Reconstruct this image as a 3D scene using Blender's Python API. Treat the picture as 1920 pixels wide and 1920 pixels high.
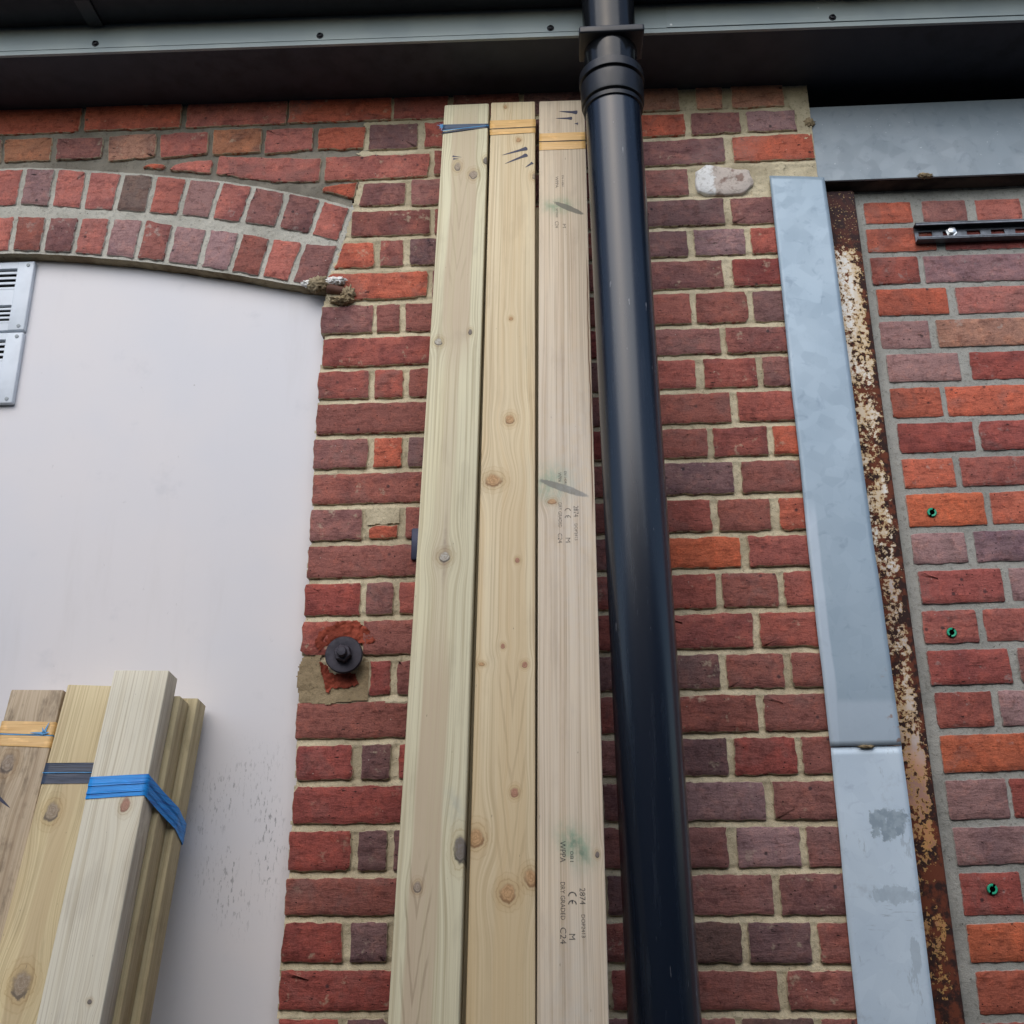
import bpy, bmesh, math, random
import numpy as np
from mathutils import Matrix, Vector
D={'CAM':{'loc':(0.0,-1.8939,1.58),
 'right':(0.998581,0.052665,-0.007919),
 'up':(0.024423,-0.320717,0.94686),
 'fwd':(-0.047327,0.94571,0.321548),
 'lens':36.5625},
 'BR':[([(-0.5887,3.1551),(-0.3557,3.1528),(-0.3557,3.2164),(-0.5887,3.2187)],
 'o'),([(-0.3521,3.1528),(-0.23,3.1515),(-0.23,3.2151),(-0.3521,3.2164)],
 'r'),([(0.1957,3.1473),(0.281,3.1465),(0.281,3.2101),(0.1957,3.2109)],
 'n'),([(0.3182,3.1461),(0.3752,3.1455),(0.3752,3.2091),(0.3182,3.2097)],
 'n'),([(0.3961,3.1453),(0.5095,3.1442),(0.5095,3.2078),(0.3961,3.2089)],
 'n'),([(-0.2195,3.1514),(-0.0717,3.15),(-0.0717,3.2136),(-0.2195,3.215)],
 'b'),([(-0.0612,3.1499),(0.1852,3.1474),(0.1852,3.211),(-0.0612,3.2135)],
 'd'),([(-0.4051,3.074),(-0.2965,3.0748),(-0.2965,3.1408),(-0.4051,3.1419)],
 'd'),([(-0.2811,3.0749),(-0.2173,3.0754),(-0.2173,3.14),(-0.2811,3.1406)],
 'r'),([(0.1866,3.0785),(0.2897,3.0792),(0.2897,3.135),(0.1866,3.136)],
 'o'),([(0.3035,3.0793),(0.4095,3.0801),(0.4095,3.1338),(0.3035,3.1348)],
 'p'),([(0.4245,3.0803),(0.5288,3.0811),(0.5288,3.1326),(0.4245,3.1336)],
 'm'),([(-0.2068,3.0755),(0.0259,3.0772),(0.0259,3.1376),(-0.2068,3.1399)],
 'd'),([(0.0364,3.0773),(0.1761,3.0784),(0.1761,3.1361),(0.0364,3.1375)],
 'b'),([(-0.2586,3.0018),(-0.2048,3.002),(-0.2048,3.0641),(-0.2586,3.0637)],
 'b'),([(0.1775,3.0036),(0.3699,3.0043),(0.3699,3.0684),(0.1775,3.067)],
 'p'),([(0.3881,3.0044),(0.56,3.005),(0.56,3.0697),(0.3881,3.0686)],
 'o'),([(-0.1943,3.0021),(-0.0628,3.0026),(-0.0628,3.0652),(-0.1943,3.0642)],
 'b'),([(-0.0523,3.0026),(0.167,3.0035),(0.167,3.0669),(-0.0523,3.0652)],
 'd'),([(-0.3072,2.9265),(-0.2273,2.9264),(-0.2273,2.9905),(-0.3072,2.9902)],
 'p'),([(0.1797,2.9255),(0.2885,2.9252),(0.2885,2.9926),(0.1797,2.9922)],
 'p'),([(-0.2168,2.9264),(0.0179,2.9258),(0.0179,2.9915),(-0.2168,2.9906)],
 'p'),([(0.0284,2.9258),(0.1692,2.9255),(0.1692,2.9921),(0.0284,2.9916)],
 'R'),([(-0.4333,2.8538),(-0.2653,2.853),(-0.2653,2.9151),(-0.4333,2.9154)],
 'b'),([(-0.255,2.8529),(-0.215,2.8527),(-0.215,2.9149),(-0.255,2.915)],
 'b'),([(0.1761,2.8507),(0.3586,2.8497),(0.3586,2.9137),(0.1761,2.9141)],
 'd'),([(0.3731,2.8497),(0.5163,2.8489),(0.5163,2.9133),(0.3731,2.9137)],
 'p'),([(-0.2045,2.8527),(-0.0696,2.852),(-0.0696,2.9146),(-0.2045,2.9149)],
 'd'),([(-0.0591,2.8519),(0.1656,2.8507),(0.1656,2.9141),(-0.0591,2.9146)],
 'r'),([(-0.3708,2.7784),(-0.3208,2.7783),(-0.3208,2.8419),(-0.3708,2.8421)],
 'b'),([(-0.306,2.7782),(-0.2312,2.778),(-0.2312,2.8414),(-0.306,2.8418)],
 'd'),([(0.1727,2.7769),(0.278,2.7766),(0.278,2.8388),(0.1727,2.8393)],
 'd'),([(0.2913,2.7765),(0.3961,2.7762),(0.3961,2.8381),(0.2913,2.8387)],
 'm'),([(0.4093,2.7762),(0.5147,2.7759),(0.5147,2.8375),(0.4093,2.8381)],
 'r'),([(-0.2207,2.778),(0.012,2.7773),(0.012,2.8401),(-0.2207,2.8413)],
 'd'),([(0.0225,2.7773),(0.1622,2.7769),(0.1622,2.8394),(0.0225,2.8401)],
 'r'),([(-0.2582,2.6988),(-0.2134,2.6989),(-0.2134,2.7666),(-0.2582,2.7667)],
 'p'),([(0.1692,2.6999),(0.3455,2.7004),(0.3455,2.765),(0.1692,2.7655)],
 'p'),([(0.3641,2.7005),(0.5108,2.7008),(0.5108,2.7645),(0.3641,2.7649)],
 'R'),([(-0.2029,2.6989),(-0.0713,2.6993),(-0.0713,2.7662),(-0.2029,2.7665)],
 'p'),([(-0.0608,2.6993),(0.1587,2.6999),(0.1587,2.7655),(-0.0608,2.7661)],
 'b'),([(-0.4884,2.623),(-0.3801,2.6223),(-0.3801,2.687),(-0.4884,2.6868)],
 'p'),([(-0.3724,2.6223),(-0.3234,2.622),(-0.3234,2.6872),(-0.3724,2.6871)],
 'b'),([(-0.3123,2.6219),(-0.2292,2.6214),(-0.2292,2.6875),(-0.3123,2.6872)],
 'b'),([(0.1709,2.6191),(0.275,2.6184),(0.275,2.6888),(0.1709,2.6885)],
 'b'),([(0.2847,2.6184),(0.3893,2.6177),(0.3893,2.6891),(0.2847,2.6889)],
 'b'),([(0.4012,2.6177),(0.5074,2.6171),(0.5074,2.6894),(0.4012,2.6892)],
 'd'),([(-0.2187,2.6214),(0.0117,2.62),(0.0117,2.6881),(-0.2187,2.6875)],
 'd'),([(0.0222,2.6199),(0.1604,2.6191),(0.1604,2.6885),(0.0222,2.6881)],
 'b'),([(-0.4812,2.5466),(-0.2534,2.5473),(-0.2534,2.6102),(-0.4812,2.6115)],
 'r'),([(0.1674,2.5487),(0.329,2.5492),(0.329,2.6067),(0.1674,2.6077)],
 'p'),([(0.3407,2.5492),(0.5084,2.5497),(0.5084,2.6057),(0.3407,2.6066)],
 'b'),([(-0.2429,2.5474),(-0.0969,2.5478),(-0.0969,2.6093),(-0.2429,2.6101)],
 'b'),([(-0.0864,2.5479),(0.1569,2.5487),(0.1569,2.6077),(-0.0864,2.6092)],
 'R'),([(-0.4872,2.4739),(-0.3825,2.474),(-0.3825,2.5355),(-0.4872,2.5352)],
 'r'),([(-0.3716,2.474),(-0.314,2.474),(-0.314,2.5357),(-0.3716,2.5355)],
 'r'),([(-0.301,2.474),(-0.2273,2.474),(-0.2273,2.536),(-0.301,2.5358)],
 'b'),([(0.1692,2.4742),(0.2752,2.4743),(0.2752,2.5376),(0.1692,2.5373)],
 'r'),([(0.2911,2.4743),(0.3954,2.4743),(0.3954,2.538),(0.2911,2.5377)],
 'r'),([(0.407,2.4743),(0.5066,2.4744),(0.5066,2.5383),(0.407,2.5381)],
 'p'),([(-0.2168,2.474),(0.0114,2.4742),(0.0114,2.5368),(-0.2168,2.536)],
 'p'),([(0.0219,2.4742),(0.1587,2.4742),(0.1587,2.5373),(0.0219,2.5368)],
 'd'),([(-0.4865,2.397),(-0.2477,2.3974),(-0.2477,2.4626),(-0.4865,2.4625)],
 'b'),([(0.1656,2.3982),(0.3382,2.3985),(0.3382,2.4629),(0.1656,2.4628)],
 'b'),([(0.3517,2.3986),(0.5042,2.3988),(0.5042,2.463),(0.3517,2.4629)],
 'r'),([(-0.2372,2.3975),(-0.094,2.3977),(-0.094,2.4627),(-0.2372,2.4626)],
 'd'),([(-0.0835,2.3977),(0.1551,2.3982),(0.1551,2.4628),(-0.0835,2.4627)],
 'p'),([(-0.4879,2.3227),(-0.3802,2.3232),(-0.3802,2.3858),(-0.4879,2.3856)],
 'p'),([(-0.3674,2.3233),(-0.3111,2.3236),(-0.3111,2.3859),(-0.3674,2.3858)],
 'o'),([(-0.2995,2.3237),(-0.2254,2.3241),(-0.2254,2.3861),(-0.2995,2.3859)],
 'd'),([(0.1673,2.3262),(0.2883,2.3269),(0.2883,2.3871),(0.1673,2.3868)],
 'b'),([(0.2997,2.3269),(0.4047,2.3275),(0.4047,2.3873),(0.2997,2.3871)],
 'r'),([(0.4149,2.3276),(0.502,2.3278),(0.502,2.3874),(0.4149,2.3873)],
 'o'),([(-0.2149,2.3241),(0.0108,2.3254),(0.0108,2.3865),(-0.2149,2.3861)],
 'p'),([(0.0213,2.3254),(0.1568,2.3262),(0.1568,2.3868),(0.0213,2.3865)],
 'R'),([(-0.486,2.2491),(-0.2485,2.2496),(-0.2485,2.3126),(-0.486,2.3113)],
 'b'),([(0.1688,2.2506),(0.3333,2.251),(0.3333,2.3157),(0.1688,2.3148)],
 'd'),([(0.3485,2.251),(0.5046,2.2513),(0.5046,2.3164),(0.3485,2.3158)],
 'b'),([(-0.238,2.2497),(-0.0933,2.25),(-0.0933,2.3134),(-0.238,2.3126)],
 'b'),([(-0.0828,2.25),(0.1583,2.2506),(0.1583,2.3148),(-0.0828,2.3135)],
 'b'),([(-0.4872,2.175),(-0.3851,2.1751),(-0.3851,2.2379),(-0.4872,2.2377)],
 'p'),([(-0.301,2.1751),(-0.2287,2.1751),(-0.2287,2.2383),(-0.301,2.2381)],
 'b'),([(0.1701,2.1753),(0.2852,2.1754),(0.2852,2.2395),(0.1701,2.2392)],
 'r'),([(0.2983,2.1754),(0.3968,2.1754),(0.3968,2.2397),(0.2983,2.2395)],
 'b'),([(0.4128,2.1755),(0.5017,2.1755),(0.5017,2.2399),(0.4128,2.2397)],
 'o'),([(-0.2182,2.1751),(0.0114,2.1753),(0.0114,2.2388),(-0.2182,2.2383)],
 'R'),([(0.0219,2.1753),(0.1596,2.1753),(0.1596,2.2392),(0.0219,2.2389)],
 'b'),([(-0.4883,2.1003),(-0.2583,2.1014),(-0.2583,2.1637),(-0.4883,2.1636)],
 'b'),([(0.1714,2.1035),(0.3339,2.1043),(0.3339,2.164),(0.1714,2.1639)],
 'O'),([(0.3497,2.1044),(0.504,2.1048),(0.504,2.1641),(0.3497,2.164)],
 'r'),([(-0.2478,2.1015),(-0.0985,2.1022),(-0.0985,2.1638),(-0.2478,2.1637)],
 'd'),([(-0.088,2.1023),(0.1609,2.1035),(0.1609,2.1639),(-0.088,2.1638)],
 'p'),([(-0.4892,2.0272),(-0.3824,2.0273),(-0.3824,2.0894),(-0.4892,2.0889)],
 'R'),([(-0.3722,2.0273),(-0.3206,2.0273),(-0.3206,2.0897),(-0.3722,2.0895)],
 'p'),([(-0.3094,2.0273),(-0.2418,2.0273),(-0.2418,2.0901),(-0.3094,2.0898)],
 'r'),([(0.1725,2.0275),(0.2839,2.0276),(0.2839,2.0927),(0.1725,2.0921)],
 'r'),([(0.2957,2.0276),(0.3977,2.0277),(0.3977,2.0932),(0.2957,2.0927)],
 'b'),([(0.4094,2.0277),(0.501,2.0277),(0.501,2.0934),(0.4094,2.0933)],
 'r'),([(-0.2313,2.0273),(0.008,2.0275),(0.008,2.0913),(-0.2313,2.0902)],
 'R'),([(0.0185,2.0275),(0.162,2.0275),(0.162,2.0921),(0.0185,2.0914)],
 'r'),([(-0.49,1.9509),(-0.3834,1.9511),(-0.3834,2.0159),(-0.49,2.0158)],
 'r'),([(-0.3744,1.9511),(-0.2655,1.9513),(-0.2655,2.0159),(-0.3744,2.0159)],
 'b'),([(0.1783,1.9519),(0.3454,1.9521),(0.3454,2.0162),(0.1783,2.0161)],
 'r'),([(0.358,1.9521),(0.5025,1.9522),(0.5025,2.0163),(0.358,2.0162)],
 'r'),([(-0.255,1.9513),(-0.1004,1.9515),(-0.1004,2.016),(-0.255,2.0159)],
 'R'),([(-0.0899,1.9515),(0.1678,1.9518),(0.1678,2.0161),(-0.0899,2.016)],
 'r'),([(-0.3597,1.8764),(-0.3211,1.8765),(-0.3211,1.9398),(-0.3597,1.9397)],
 'R'),([(-0.3083,1.8766),(-0.2541,1.8767),(-0.2541,1.9399),(-0.3083,1.9398)],
 'b'),([(0.1839,1.8781),(0.279,1.8784),(0.279,1.9406),(0.1839,1.9405)],
 'd'),([(0.2925,1.8784),(0.3947,1.8788),(0.3947,1.9408),(0.2925,1.9406)],
 'b'),([(0.408,1.8788),(0.504,1.8789),(0.504,1.9408),(0.408,1.9408)],
 'b'),([(-0.2436,1.8768),(0.0105,1.8776),(0.0105,1.9402),(-0.2436,1.9399)],
 'b'),([(0.021,1.8776),(0.1734,1.8781),(0.1734,1.9405),(0.021,1.9402)],
 'd'),([(-0.4921,1.7991),(-0.2721,1.7999),(-0.2721,1.8653),(-0.4921,1.8646)],
 'b'),([(0.1845,1.8016),(0.3408,1.8022),(0.3408,1.8672),(0.1845,1.8667)],
 'b'),([(0.353,1.8022),(0.5005,1.8024),(0.5005,1.8675),(0.353,1.8672)],
 'b'),([(-0.2616,1.7999),(-0.1485,1.8004),(-0.1485,1.8657),(-0.2616,1.8653)],
 'r'),([(-0.138,1.8004),(0.0504,1.8011),(0.0504,1.8663),(-0.138,1.8657)],
 'b'),([(0.0609,1.8011),(0.174,1.8015),(0.174,1.8667),(0.0609,1.8663)],
 'r'),([(-0.4876,1.7268),(-0.386,1.7267),(-0.386,1.7881),(-0.4876,1.7877)],
 'R'),([(-0.3696,1.7267),(-0.3176,1.7267),(-0.3176,1.7883),(-0.3696,1.7881)],
 'd'),([(-0.3022,1.7267),(-0.2513,1.7267),(-0.2513,1.7886),(-0.3022,1.7884)],
 'R'),([(0.1849,1.7265),(0.2822,1.7265),(0.2822,1.7905),(0.1849,1.7902)],
 'd'),([(0.2944,1.7265),(0.4032,1.7265),(0.4032,1.791),(0.2944,1.7906)],
 'R'),([(0.4134,1.7265),(0.5013,1.7265),(0.5013,1.791),(0.4134,1.791)],
 'b'),([(-0.2408,1.7267),(0.0122,1.7266),(0.0122,1.7895),(-0.2408,1.7886)],
 'b'),([(0.0227,1.7266),(0.1744,1.7265),(0.1744,1.7901),(0.0227,1.7896)],
 'p'),([(-0.4899,1.6511),(-0.2736,1.651),(-0.2736,1.7153),(-0.4899,1.7154)],
 'R'),([(0.1853,1.6508),(0.3419,1.6508),(0.3419,1.7151),(0.1853,1.7151)],
 'm'),([(0.3557,1.6508),(0.5019,1.6507),(0.5019,1.7151),(0.3557,1.7151)],
 'p'),([(-0.2631,1.651),(-0.1494,1.6509),(-0.1494,1.7152),(-0.2631,1.7153)],
 'd'),([(-0.1389,1.6509),(0.0506,1.6509),(0.0506,1.7152),(-0.1389,1.7152)],
 'R'),([(0.0611,1.6509),(0.1748,1.6508),(0.1748,1.7151),(0.0611,1.7152)],
 'p'),([(-0.4919,1.5724),(-0.3815,1.5725),(-0.3815,1.6396),(-0.4919,1.6397)],
 'R'),([(-0.3703,1.5725),(-0.3187,1.5726),(-0.3187,1.6396),(-0.3703,1.6396)],
 'd'),([(-0.3065,1.5726),(-0.2485,1.5726),(-0.2485,1.6396),(-0.3065,1.6396)],
 'd'),([(0.1872,1.5731),(0.271,1.5732),(0.271,1.6394),(0.1872,1.6394)],
 'p'),([(0.2882,1.5732),(0.3951,1.5734),(0.3951,1.6394),(0.2882,1.6394)],
 'm'),([(0.4068,1.5734),(0.4977,1.5734),(0.4977,1.6393),(0.4068,1.6393)],
 'p'),([(-0.238,1.5727),(0.0146,1.5729),(0.0146,1.6395),(-0.238,1.6396)],
 'R'),([(0.0251,1.5729),(0.1767,1.5731),(0.1767,1.6394),(0.0251,1.6395)],
 'p'),([(-0.4928,1.5011),(-0.2794,1.5001),(-0.2794,1.5612),(-0.4928,1.561)],
 'b'),([(0.1899,1.4979),(0.3422,1.4972),(0.3422,1.5619),(0.1899,1.5617)],
 'p'),([(0.3538,1.4971),(0.4977,1.497),(0.4977,1.5619),(0.3538,1.5619)],
 'p'),([(-0.2689,1.5001),(-0.1523,1.4995),(-0.1523,1.5614),(-0.2689,1.5612)],
 'p'),([(-0.1418,1.4995),(0.0524,1.4985),(0.0524,1.5616),(-0.1418,1.5614)],
 'R'),([(0.0629,1.4985),(0.1794,1.4979),(0.1794,1.5617),(0.0629,1.5616)],
 'd'),([(-0.4938,1.4269),(-0.3899,1.4264),(-0.3899,1.4893),(-0.4938,1.4897)],
 'R'),([(-0.3762,1.4264),(-0.314,1.426),(-0.314,1.4889),(-0.3762,1.4892)],
 'd'),([(-0.3031,1.426),(-0.2457,1.4257),(-0.2457,1.4886),(-0.3031,1.4889)],
 'b'),([(0.1943,1.4233),(0.2836,1.4228),(0.2836,1.486),(0.1943,1.4865)],
 'k'),([(0.2951,1.4227),(0.3989,1.4223),(0.3989,1.4855),(0.2951,1.486)],
 'd'),([(0.4111,1.4223),(0.4977,1.4223),(0.4977,1.4855),(0.4111,1.4855)],
 'b'),([(-0.2352,1.4256),(0.0201,1.4242),(0.0201,1.4873),(-0.2352,1.4885)],
 'p'),([(0.0306,1.4242),(0.1838,1.4233),(0.1838,1.4865),(0.0306,1.4873)],
 'b'),([(-0.4945,1.3519),(-0.2803,1.3518),(-0.2803,1.4144),(-0.4945,1.4155)],
 'R'),([(0.1941,1.3514),(0.3379,1.3513),(0.3379,1.4111),(0.1941,1.4119)],
 'b'),([(0.3526,1.3513),(0.4977,1.3513),(0.4977,1.4109),(0.3526,1.411)],
 'b'),([(-0.2698,1.3518),(-0.1518,1.3517),(-0.1518,1.4137),(-0.2698,1.4144)],
 'b'),([(-0.1413,1.3517),(0.0552,1.3515),(0.0552,1.4126),(-0.1413,1.4137)],
 'r'),([(0.0657,1.3515),(0.1836,1.3514),(0.1836,1.4119),(0.0657,1.4126)],
 'r'),([(-0.4914,1.2759),(-0.3895,1.2759),(-0.3895,1.3405),(-0.4914,1.3405)],
 'R'),([(-0.3761,1.2759),(-0.3094,1.2758),(-0.3094,1.3404),(-0.3761,1.3405)],
 'd'),([(-0.2988,1.2758),(-0.243,1.2758),(-0.243,1.3404),(-0.2988,1.3404)],
 'b'),([(0.194,1.2754),(0.2629,1.2754),(0.2629,1.34),(0.194,1.34)],
 'b'),([(0.2749,1.2754),(0.3898,1.2753),(0.3898,1.3399),(0.2749,1.34)],
 'k'),([(0.4026,1.2753),(0.4979,1.2753),(0.4979,1.3399),(0.4026,1.3399)],
 'b'),([(-0.2325,1.2758),(0.0209,1.2756),(0.0209,1.3402),(-0.2325,1.3404)],
 'b'),([(0.0314,1.2756),(0.1835,1.2754),(0.1835,1.34),(0.0314,1.3402)],
 'p'),([(-0.4964,1.1999),(-0.281,1.1998),(-0.281,1.2644),(-0.4964,1.2645)],
 'b'),([(0.1938,1.1994),(0.3423,1.1993),(0.3423,1.2639),(0.1938,1.264)],
 'r'),([(0.3533,1.1993),(0.4939,1.1993),(0.4939,1.2639),(0.3533,1.2639)],
 'b'),([(-0.2705,1.1998),(-0.1524,1.1997),(-0.1524,1.2643),(-0.2705,1.2644)],
 'b'),([(-0.1419,1.1997),(0.0548,1.1995),(0.0548,1.2641),(-0.1419,1.2643)],
 'b'),([(0.0653,1.1995),(0.1833,1.1994),(0.1833,1.264),(0.0653,1.2641)],
 'R'),([(-0.4934,1.1239),(-0.3872,1.1239),(-0.3872,1.1885),(-0.4934,1.1885)],
 'r'),([(-0.3742,1.1239),(-0.3093,1.1238),(-0.3093,1.1884),(-0.3742,1.1885)],
 'b'),([(-0.2964,1.1238),(-0.2404,1.1238),(-0.2404,1.1884),(-0.2964,1.1884)],
 'p'),([(0.1894,1.1234),(0.2692,1.1234),(0.2692,1.188),(0.1894,1.188)],
 'b'),([(0.2801,1.1234),(0.3861,1.1233),(0.3861,1.1879),(0.2801,1.188)],
 'd'),([(0.397,1.1233),(0.4941,1.1233),(0.4941,1.1879),(0.397,1.1879)],
 'r'),([(-0.2299,1.1238),(0.0191,1.1236),(0.0191,1.1882),(-0.2299,1.1884)],
 'p'),([(0.0296,1.1236),(0.1789,1.1234),(0.1789,1.188),(0.0296,1.1882)],
 'R'),([(-0.4956,1.0479),(-0.2816,1.0478),(-0.2816,1.1124),(-0.4956,1.1125)],
 'R'),([(0.1893,1.0474),(0.3383,1.0473),(0.3383,1.1119),(0.1893,1.112)],
 'R'),([(0.349,1.0473),(0.4861,1.0473),(0.4861,1.1119),(0.349,1.1119)],
 'b'),([(-0.2711,1.0478),(-0.1541,1.0477),(-0.1541,1.1123),(-0.2711,1.1124)],
 'b'),([(-0.1436,1.0477),(0.0513,1.0475),(0.0513,1.1121),(-0.1436,1.1123)],
 'p'),([(0.0618,1.0475),(0.1788,1.0474),(0.1788,1.112),(0.0618,1.1121)],
 'd'),([(-1.324,3.1571),(-1.3375,3.2388),(-1.3121,3.2375),(-1.299,3.1558)],
 'o'),([(-1.2929,3.157),(-1.068,3.1573),(-1.0675,3.2307),(-1.2985,3.2308)],
 'o'),([(-1.0557,3.1574),(-0.8352,3.1557),(-0.8347,3.2273),(-1.0588,3.2302)],
 'o'),([(-0.8231,3.1565),(-0.5937,3.1536),(-0.5931,3.222),(-0.8223,3.2267)],
 's'),([(-1.3486,3.0818),(-1.2376,3.0793),(-1.2449,3.1429),(-1.3564,3.1427)],
 'p'),([(-1.2294,3.0818),(-1.1242,3.0824),(-1.1266,3.1443),(-1.2364,3.144)],
 't'),([(-1.1095,3.0817),(-1.0073,3.0825),(-1.0078,3.1369),(-1.1136,3.1393)],
 'p'),([(-0.9892,3.0731),(-0.8845,3.0794),(-0.8875,3.1425),(-0.9946,3.1392)],
 'n'),([(-0.872,3.0745),(-0.7666,3.0821),(-0.768,3.1393),(-0.8762,3.139)],
 's'),([(-0.7531,3.0786),(-0.6453,3.0805),(-0.6473,3.1433),(-0.7563,3.1445)],
 't'),([(-0.6366,3.0758),(-0.5307,3.0805),(-0.5302,3.1388),(-0.6374,3.1399)],
 's'),([(-0.5187,3.0799),(-0.4153,3.0777),(-0.4127,3.1358),(-0.5169,3.1367)],
 'o'),([(-0.9094,3.0523),(-0.863,3.0459),(-0.8568,3.0554),(-0.89,3.0626)],
 'o'),([(-0.8482,3.0423),(-0.7549,3.0295),(-0.7528,3.0617),(-0.8082,3.0629),(-0.8339,3.0557)],
 's'),([(-0.7428,3.0275),(-0.704,3.0201),(-0.6628,3.0099),(-0.6031,3.0015),(-0.512,2.9973),(-0.5092,3.0569),(-0.7371,3.0736)],
 's'),([(-0.499,2.9967),(-0.4239,2.9959),(-0.2732,2.9985),(-0.2684,3.0565),(-0.4986,3.0592)],
 's'),([(-0.5037,2.9722),(-0.4692,2.961),(-0.4337,2.9499),(-0.4248,2.9905),(-0.4609,2.9853),(-0.4983,2.9829)],
 'o'),([(-0.4224,2.9304),(-0.3216,2.9299),(-0.3195,2.9855),(-0.4106,2.9871)],
 'p'),([(-0.4663,2.7776),(-0.3947,2.776),(-0.3823,2.7806),(-0.3843,2.8368),(-0.4497,2.8382)],
 'o'),([(-0.4356,2.6997),(-0.3806,2.7001),(-0.2677,2.702),(-0.2677,2.7618),(-0.4713,2.7636),(-0.4832,2.7512),(-0.45,2.7435),(-0.44,2.7227)],
 'o'),([(-0.3705,2.1769),(-0.3158,2.1777),(-0.3144,2.2046),(-0.3217,2.2037),(-0.3631,2.2015),(-0.3711,2.1941)],
 'o')],
 'STONE':[(0.3049,2.9323),(0.3301,2.9218),(0.3996,2.9212),(0.4155,2.9379),(0.4241,2.9468),(0.4187,2.9781),(0.3687,2.9886),(0.3261,2.996),(0.3037,2.9835)],
 'PATCH':[(-0.4891,1.8646),(-0.4376,1.8619),(-0.3905,1.865),(-0.3612,1.8684),(-0.3639,1.9411),(-0.374,1.9463),(-0.3848,1.9177),(-0.3867,1.8922),(-0.4312,1.891),(-0.4405,1.9187),(-0.4537,1.9427),(-0.4502,1.9526),(-0.4881,1.9493),(-0.4944,1.9216)],
 'PATCH2':[(-0.3735,2.2039),(-0.3135,2.2067),(-0.3122,2.2383),(-0.381,2.2368)],
 'AO':[([(-1.8155,2.9014),(-1.7559,2.9131),(-1.7733,3.003),(-1.8348,2.9895)],
 's'),([(-1.7451,2.9151),(-1.6853,2.9246),(-1.6985,3.0152),(-1.7625,3.005)],
 'm'),([(-1.6744,2.9262),(-1.6142,2.9347),(-1.622,3.0271),(-1.6876,3.0169)],
 's'),([(-1.6033,2.9361),(-1.5397,2.9435),(-1.5489,3.0363),(-1.6111,3.0286)],
 'p'),([(-1.5288,2.9447),(-1.4658,2.951),(-1.4693,3.0458),(-1.538,3.0377)],
 's'),([(-1.4549,2.9524),(-1.3938,2.9609),(-1.3966,3.0548),(-1.4584,3.0471)],
 'm'),([(-1.3829,2.9621),(-1.3197,2.9673),(-1.3234,3.06),(-1.3856,3.0559)],
 's'),([(-1.3087,2.9678),(-1.1862,2.9678),(-1.1825,3.0604),(-1.3124,3.0604)],
 's'),([(-1.1752,2.9673),(-1.112,2.9621),(-1.1092,3.0559),(-1.1715,3.06)],
 'm'),([(-1.1011,2.9609),(-1.04,2.9524),(-1.0365,3.0471),(-1.0983,3.0548)],
 's'),([(-1.0291,2.951),(-0.9661,2.9447),(-0.9569,3.0377),(-1.0256,3.0458)],
 's'),([(-0.9551,2.9435),(-0.8916,2.9361),(-0.8838,3.0286),(-0.946,3.0363)],
 'g'),([(-0.8807,2.9347),(-0.8205,2.9262),(-0.8073,3.0169),(-0.8729,3.0271)],
 's'),([(-0.8096,2.9246),(-0.7498,2.9151),(-0.7324,3.005),(-0.7964,3.0152)],
 'm'),([(-0.739,2.9131),(-0.6794,2.9014),(-0.6601,2.9895),(-0.7216,3.003)],
 's'),([(-0.6686,2.8993),(-0.6005,2.8859),(-0.5844,2.9697),(-0.6494,2.9869)],
 'p'),([(-0.5898,2.8835),(-0.5282,2.8671),(-0.5071,2.9486),(-0.5737,2.9669)],
 'p'),([(-0.5177,2.8639),(-0.4636,2.845),(-0.4417,2.9257),(-0.4966,2.9453)],
 's')],
 'AI':[([(-1.7991,2.782),(-1.7419,2.7931),(-1.7554,2.8828),(-1.8153,2.8734)],
 's'),([(-1.7311,2.7952),(-1.6685,2.8079),(-1.6791,2.8967),(-1.7445,2.8846)],
 'm'),([(-1.6577,2.8099),(-1.5998,2.82),(-1.6112,2.9129),(-1.6683,2.899)],
 'p'),([(-1.589,2.8217),(-1.5296,2.8297),(-1.5372,2.921),(-1.6004,2.9148)],
 's'),([(-1.5187,2.8312),(-1.4603,2.8392),(-1.4667,2.9244),(-1.5262,2.9217)],
 'm'),([(-1.4494,2.8405),(-1.3909,2.8463),(-1.3944,2.9301),(-1.4558,2.9251)],
 's'),([(-1.3799,2.8472),(-1.3214,2.8508),(-1.3206,2.9362),(-1.3834,2.931)],
 'p'),([(-1.3104,2.8511),(-1.1845,2.8511),(-1.1853,2.9366),(-1.3096,2.9366)],
 's'),([(-1.1735,2.8508),(-1.1149,2.8472),(-1.1115,2.931),(-1.1743,2.9362)],
 'b'),([(-1.104,2.8463),(-1.0455,2.8405),(-1.0391,2.9251),(-1.1005,2.9301)],
 'p'),([(-1.0346,2.8392),(-0.9762,2.8312),(-0.9686,2.9217),(-1.0281,2.9244)],
 's'),([(-0.9653,2.8297),(-0.9059,2.8217),(-0.8945,2.9148),(-0.9577,2.921)],
 'm'),([(-0.8951,2.82),(-0.8372,2.8099),(-0.8266,2.899),(-0.8837,2.9129)],
 'b'),([(-0.8264,2.8079),(-0.7638,2.7952),(-0.7504,2.8846),(-0.8158,2.8967)],
 'm'),([(-0.753,2.7931),(-0.6958,2.782),(-0.6795,2.8734),(-0.7395,2.8828)],
 'm'),([(-0.685,2.7798),(-0.6291,2.7666),(-0.6109,2.8563),(-0.6688,2.8712)],
 'b'),([(-0.6184,2.7641),(-0.5639,2.7511),(-0.5408,2.8425),(-0.6002,2.8539)],
 's'),([(-0.5531,2.7488),(-0.4883,2.7364),(-0.4645,2.8311),(-0.53,2.8407)],
 'p')],
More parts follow.
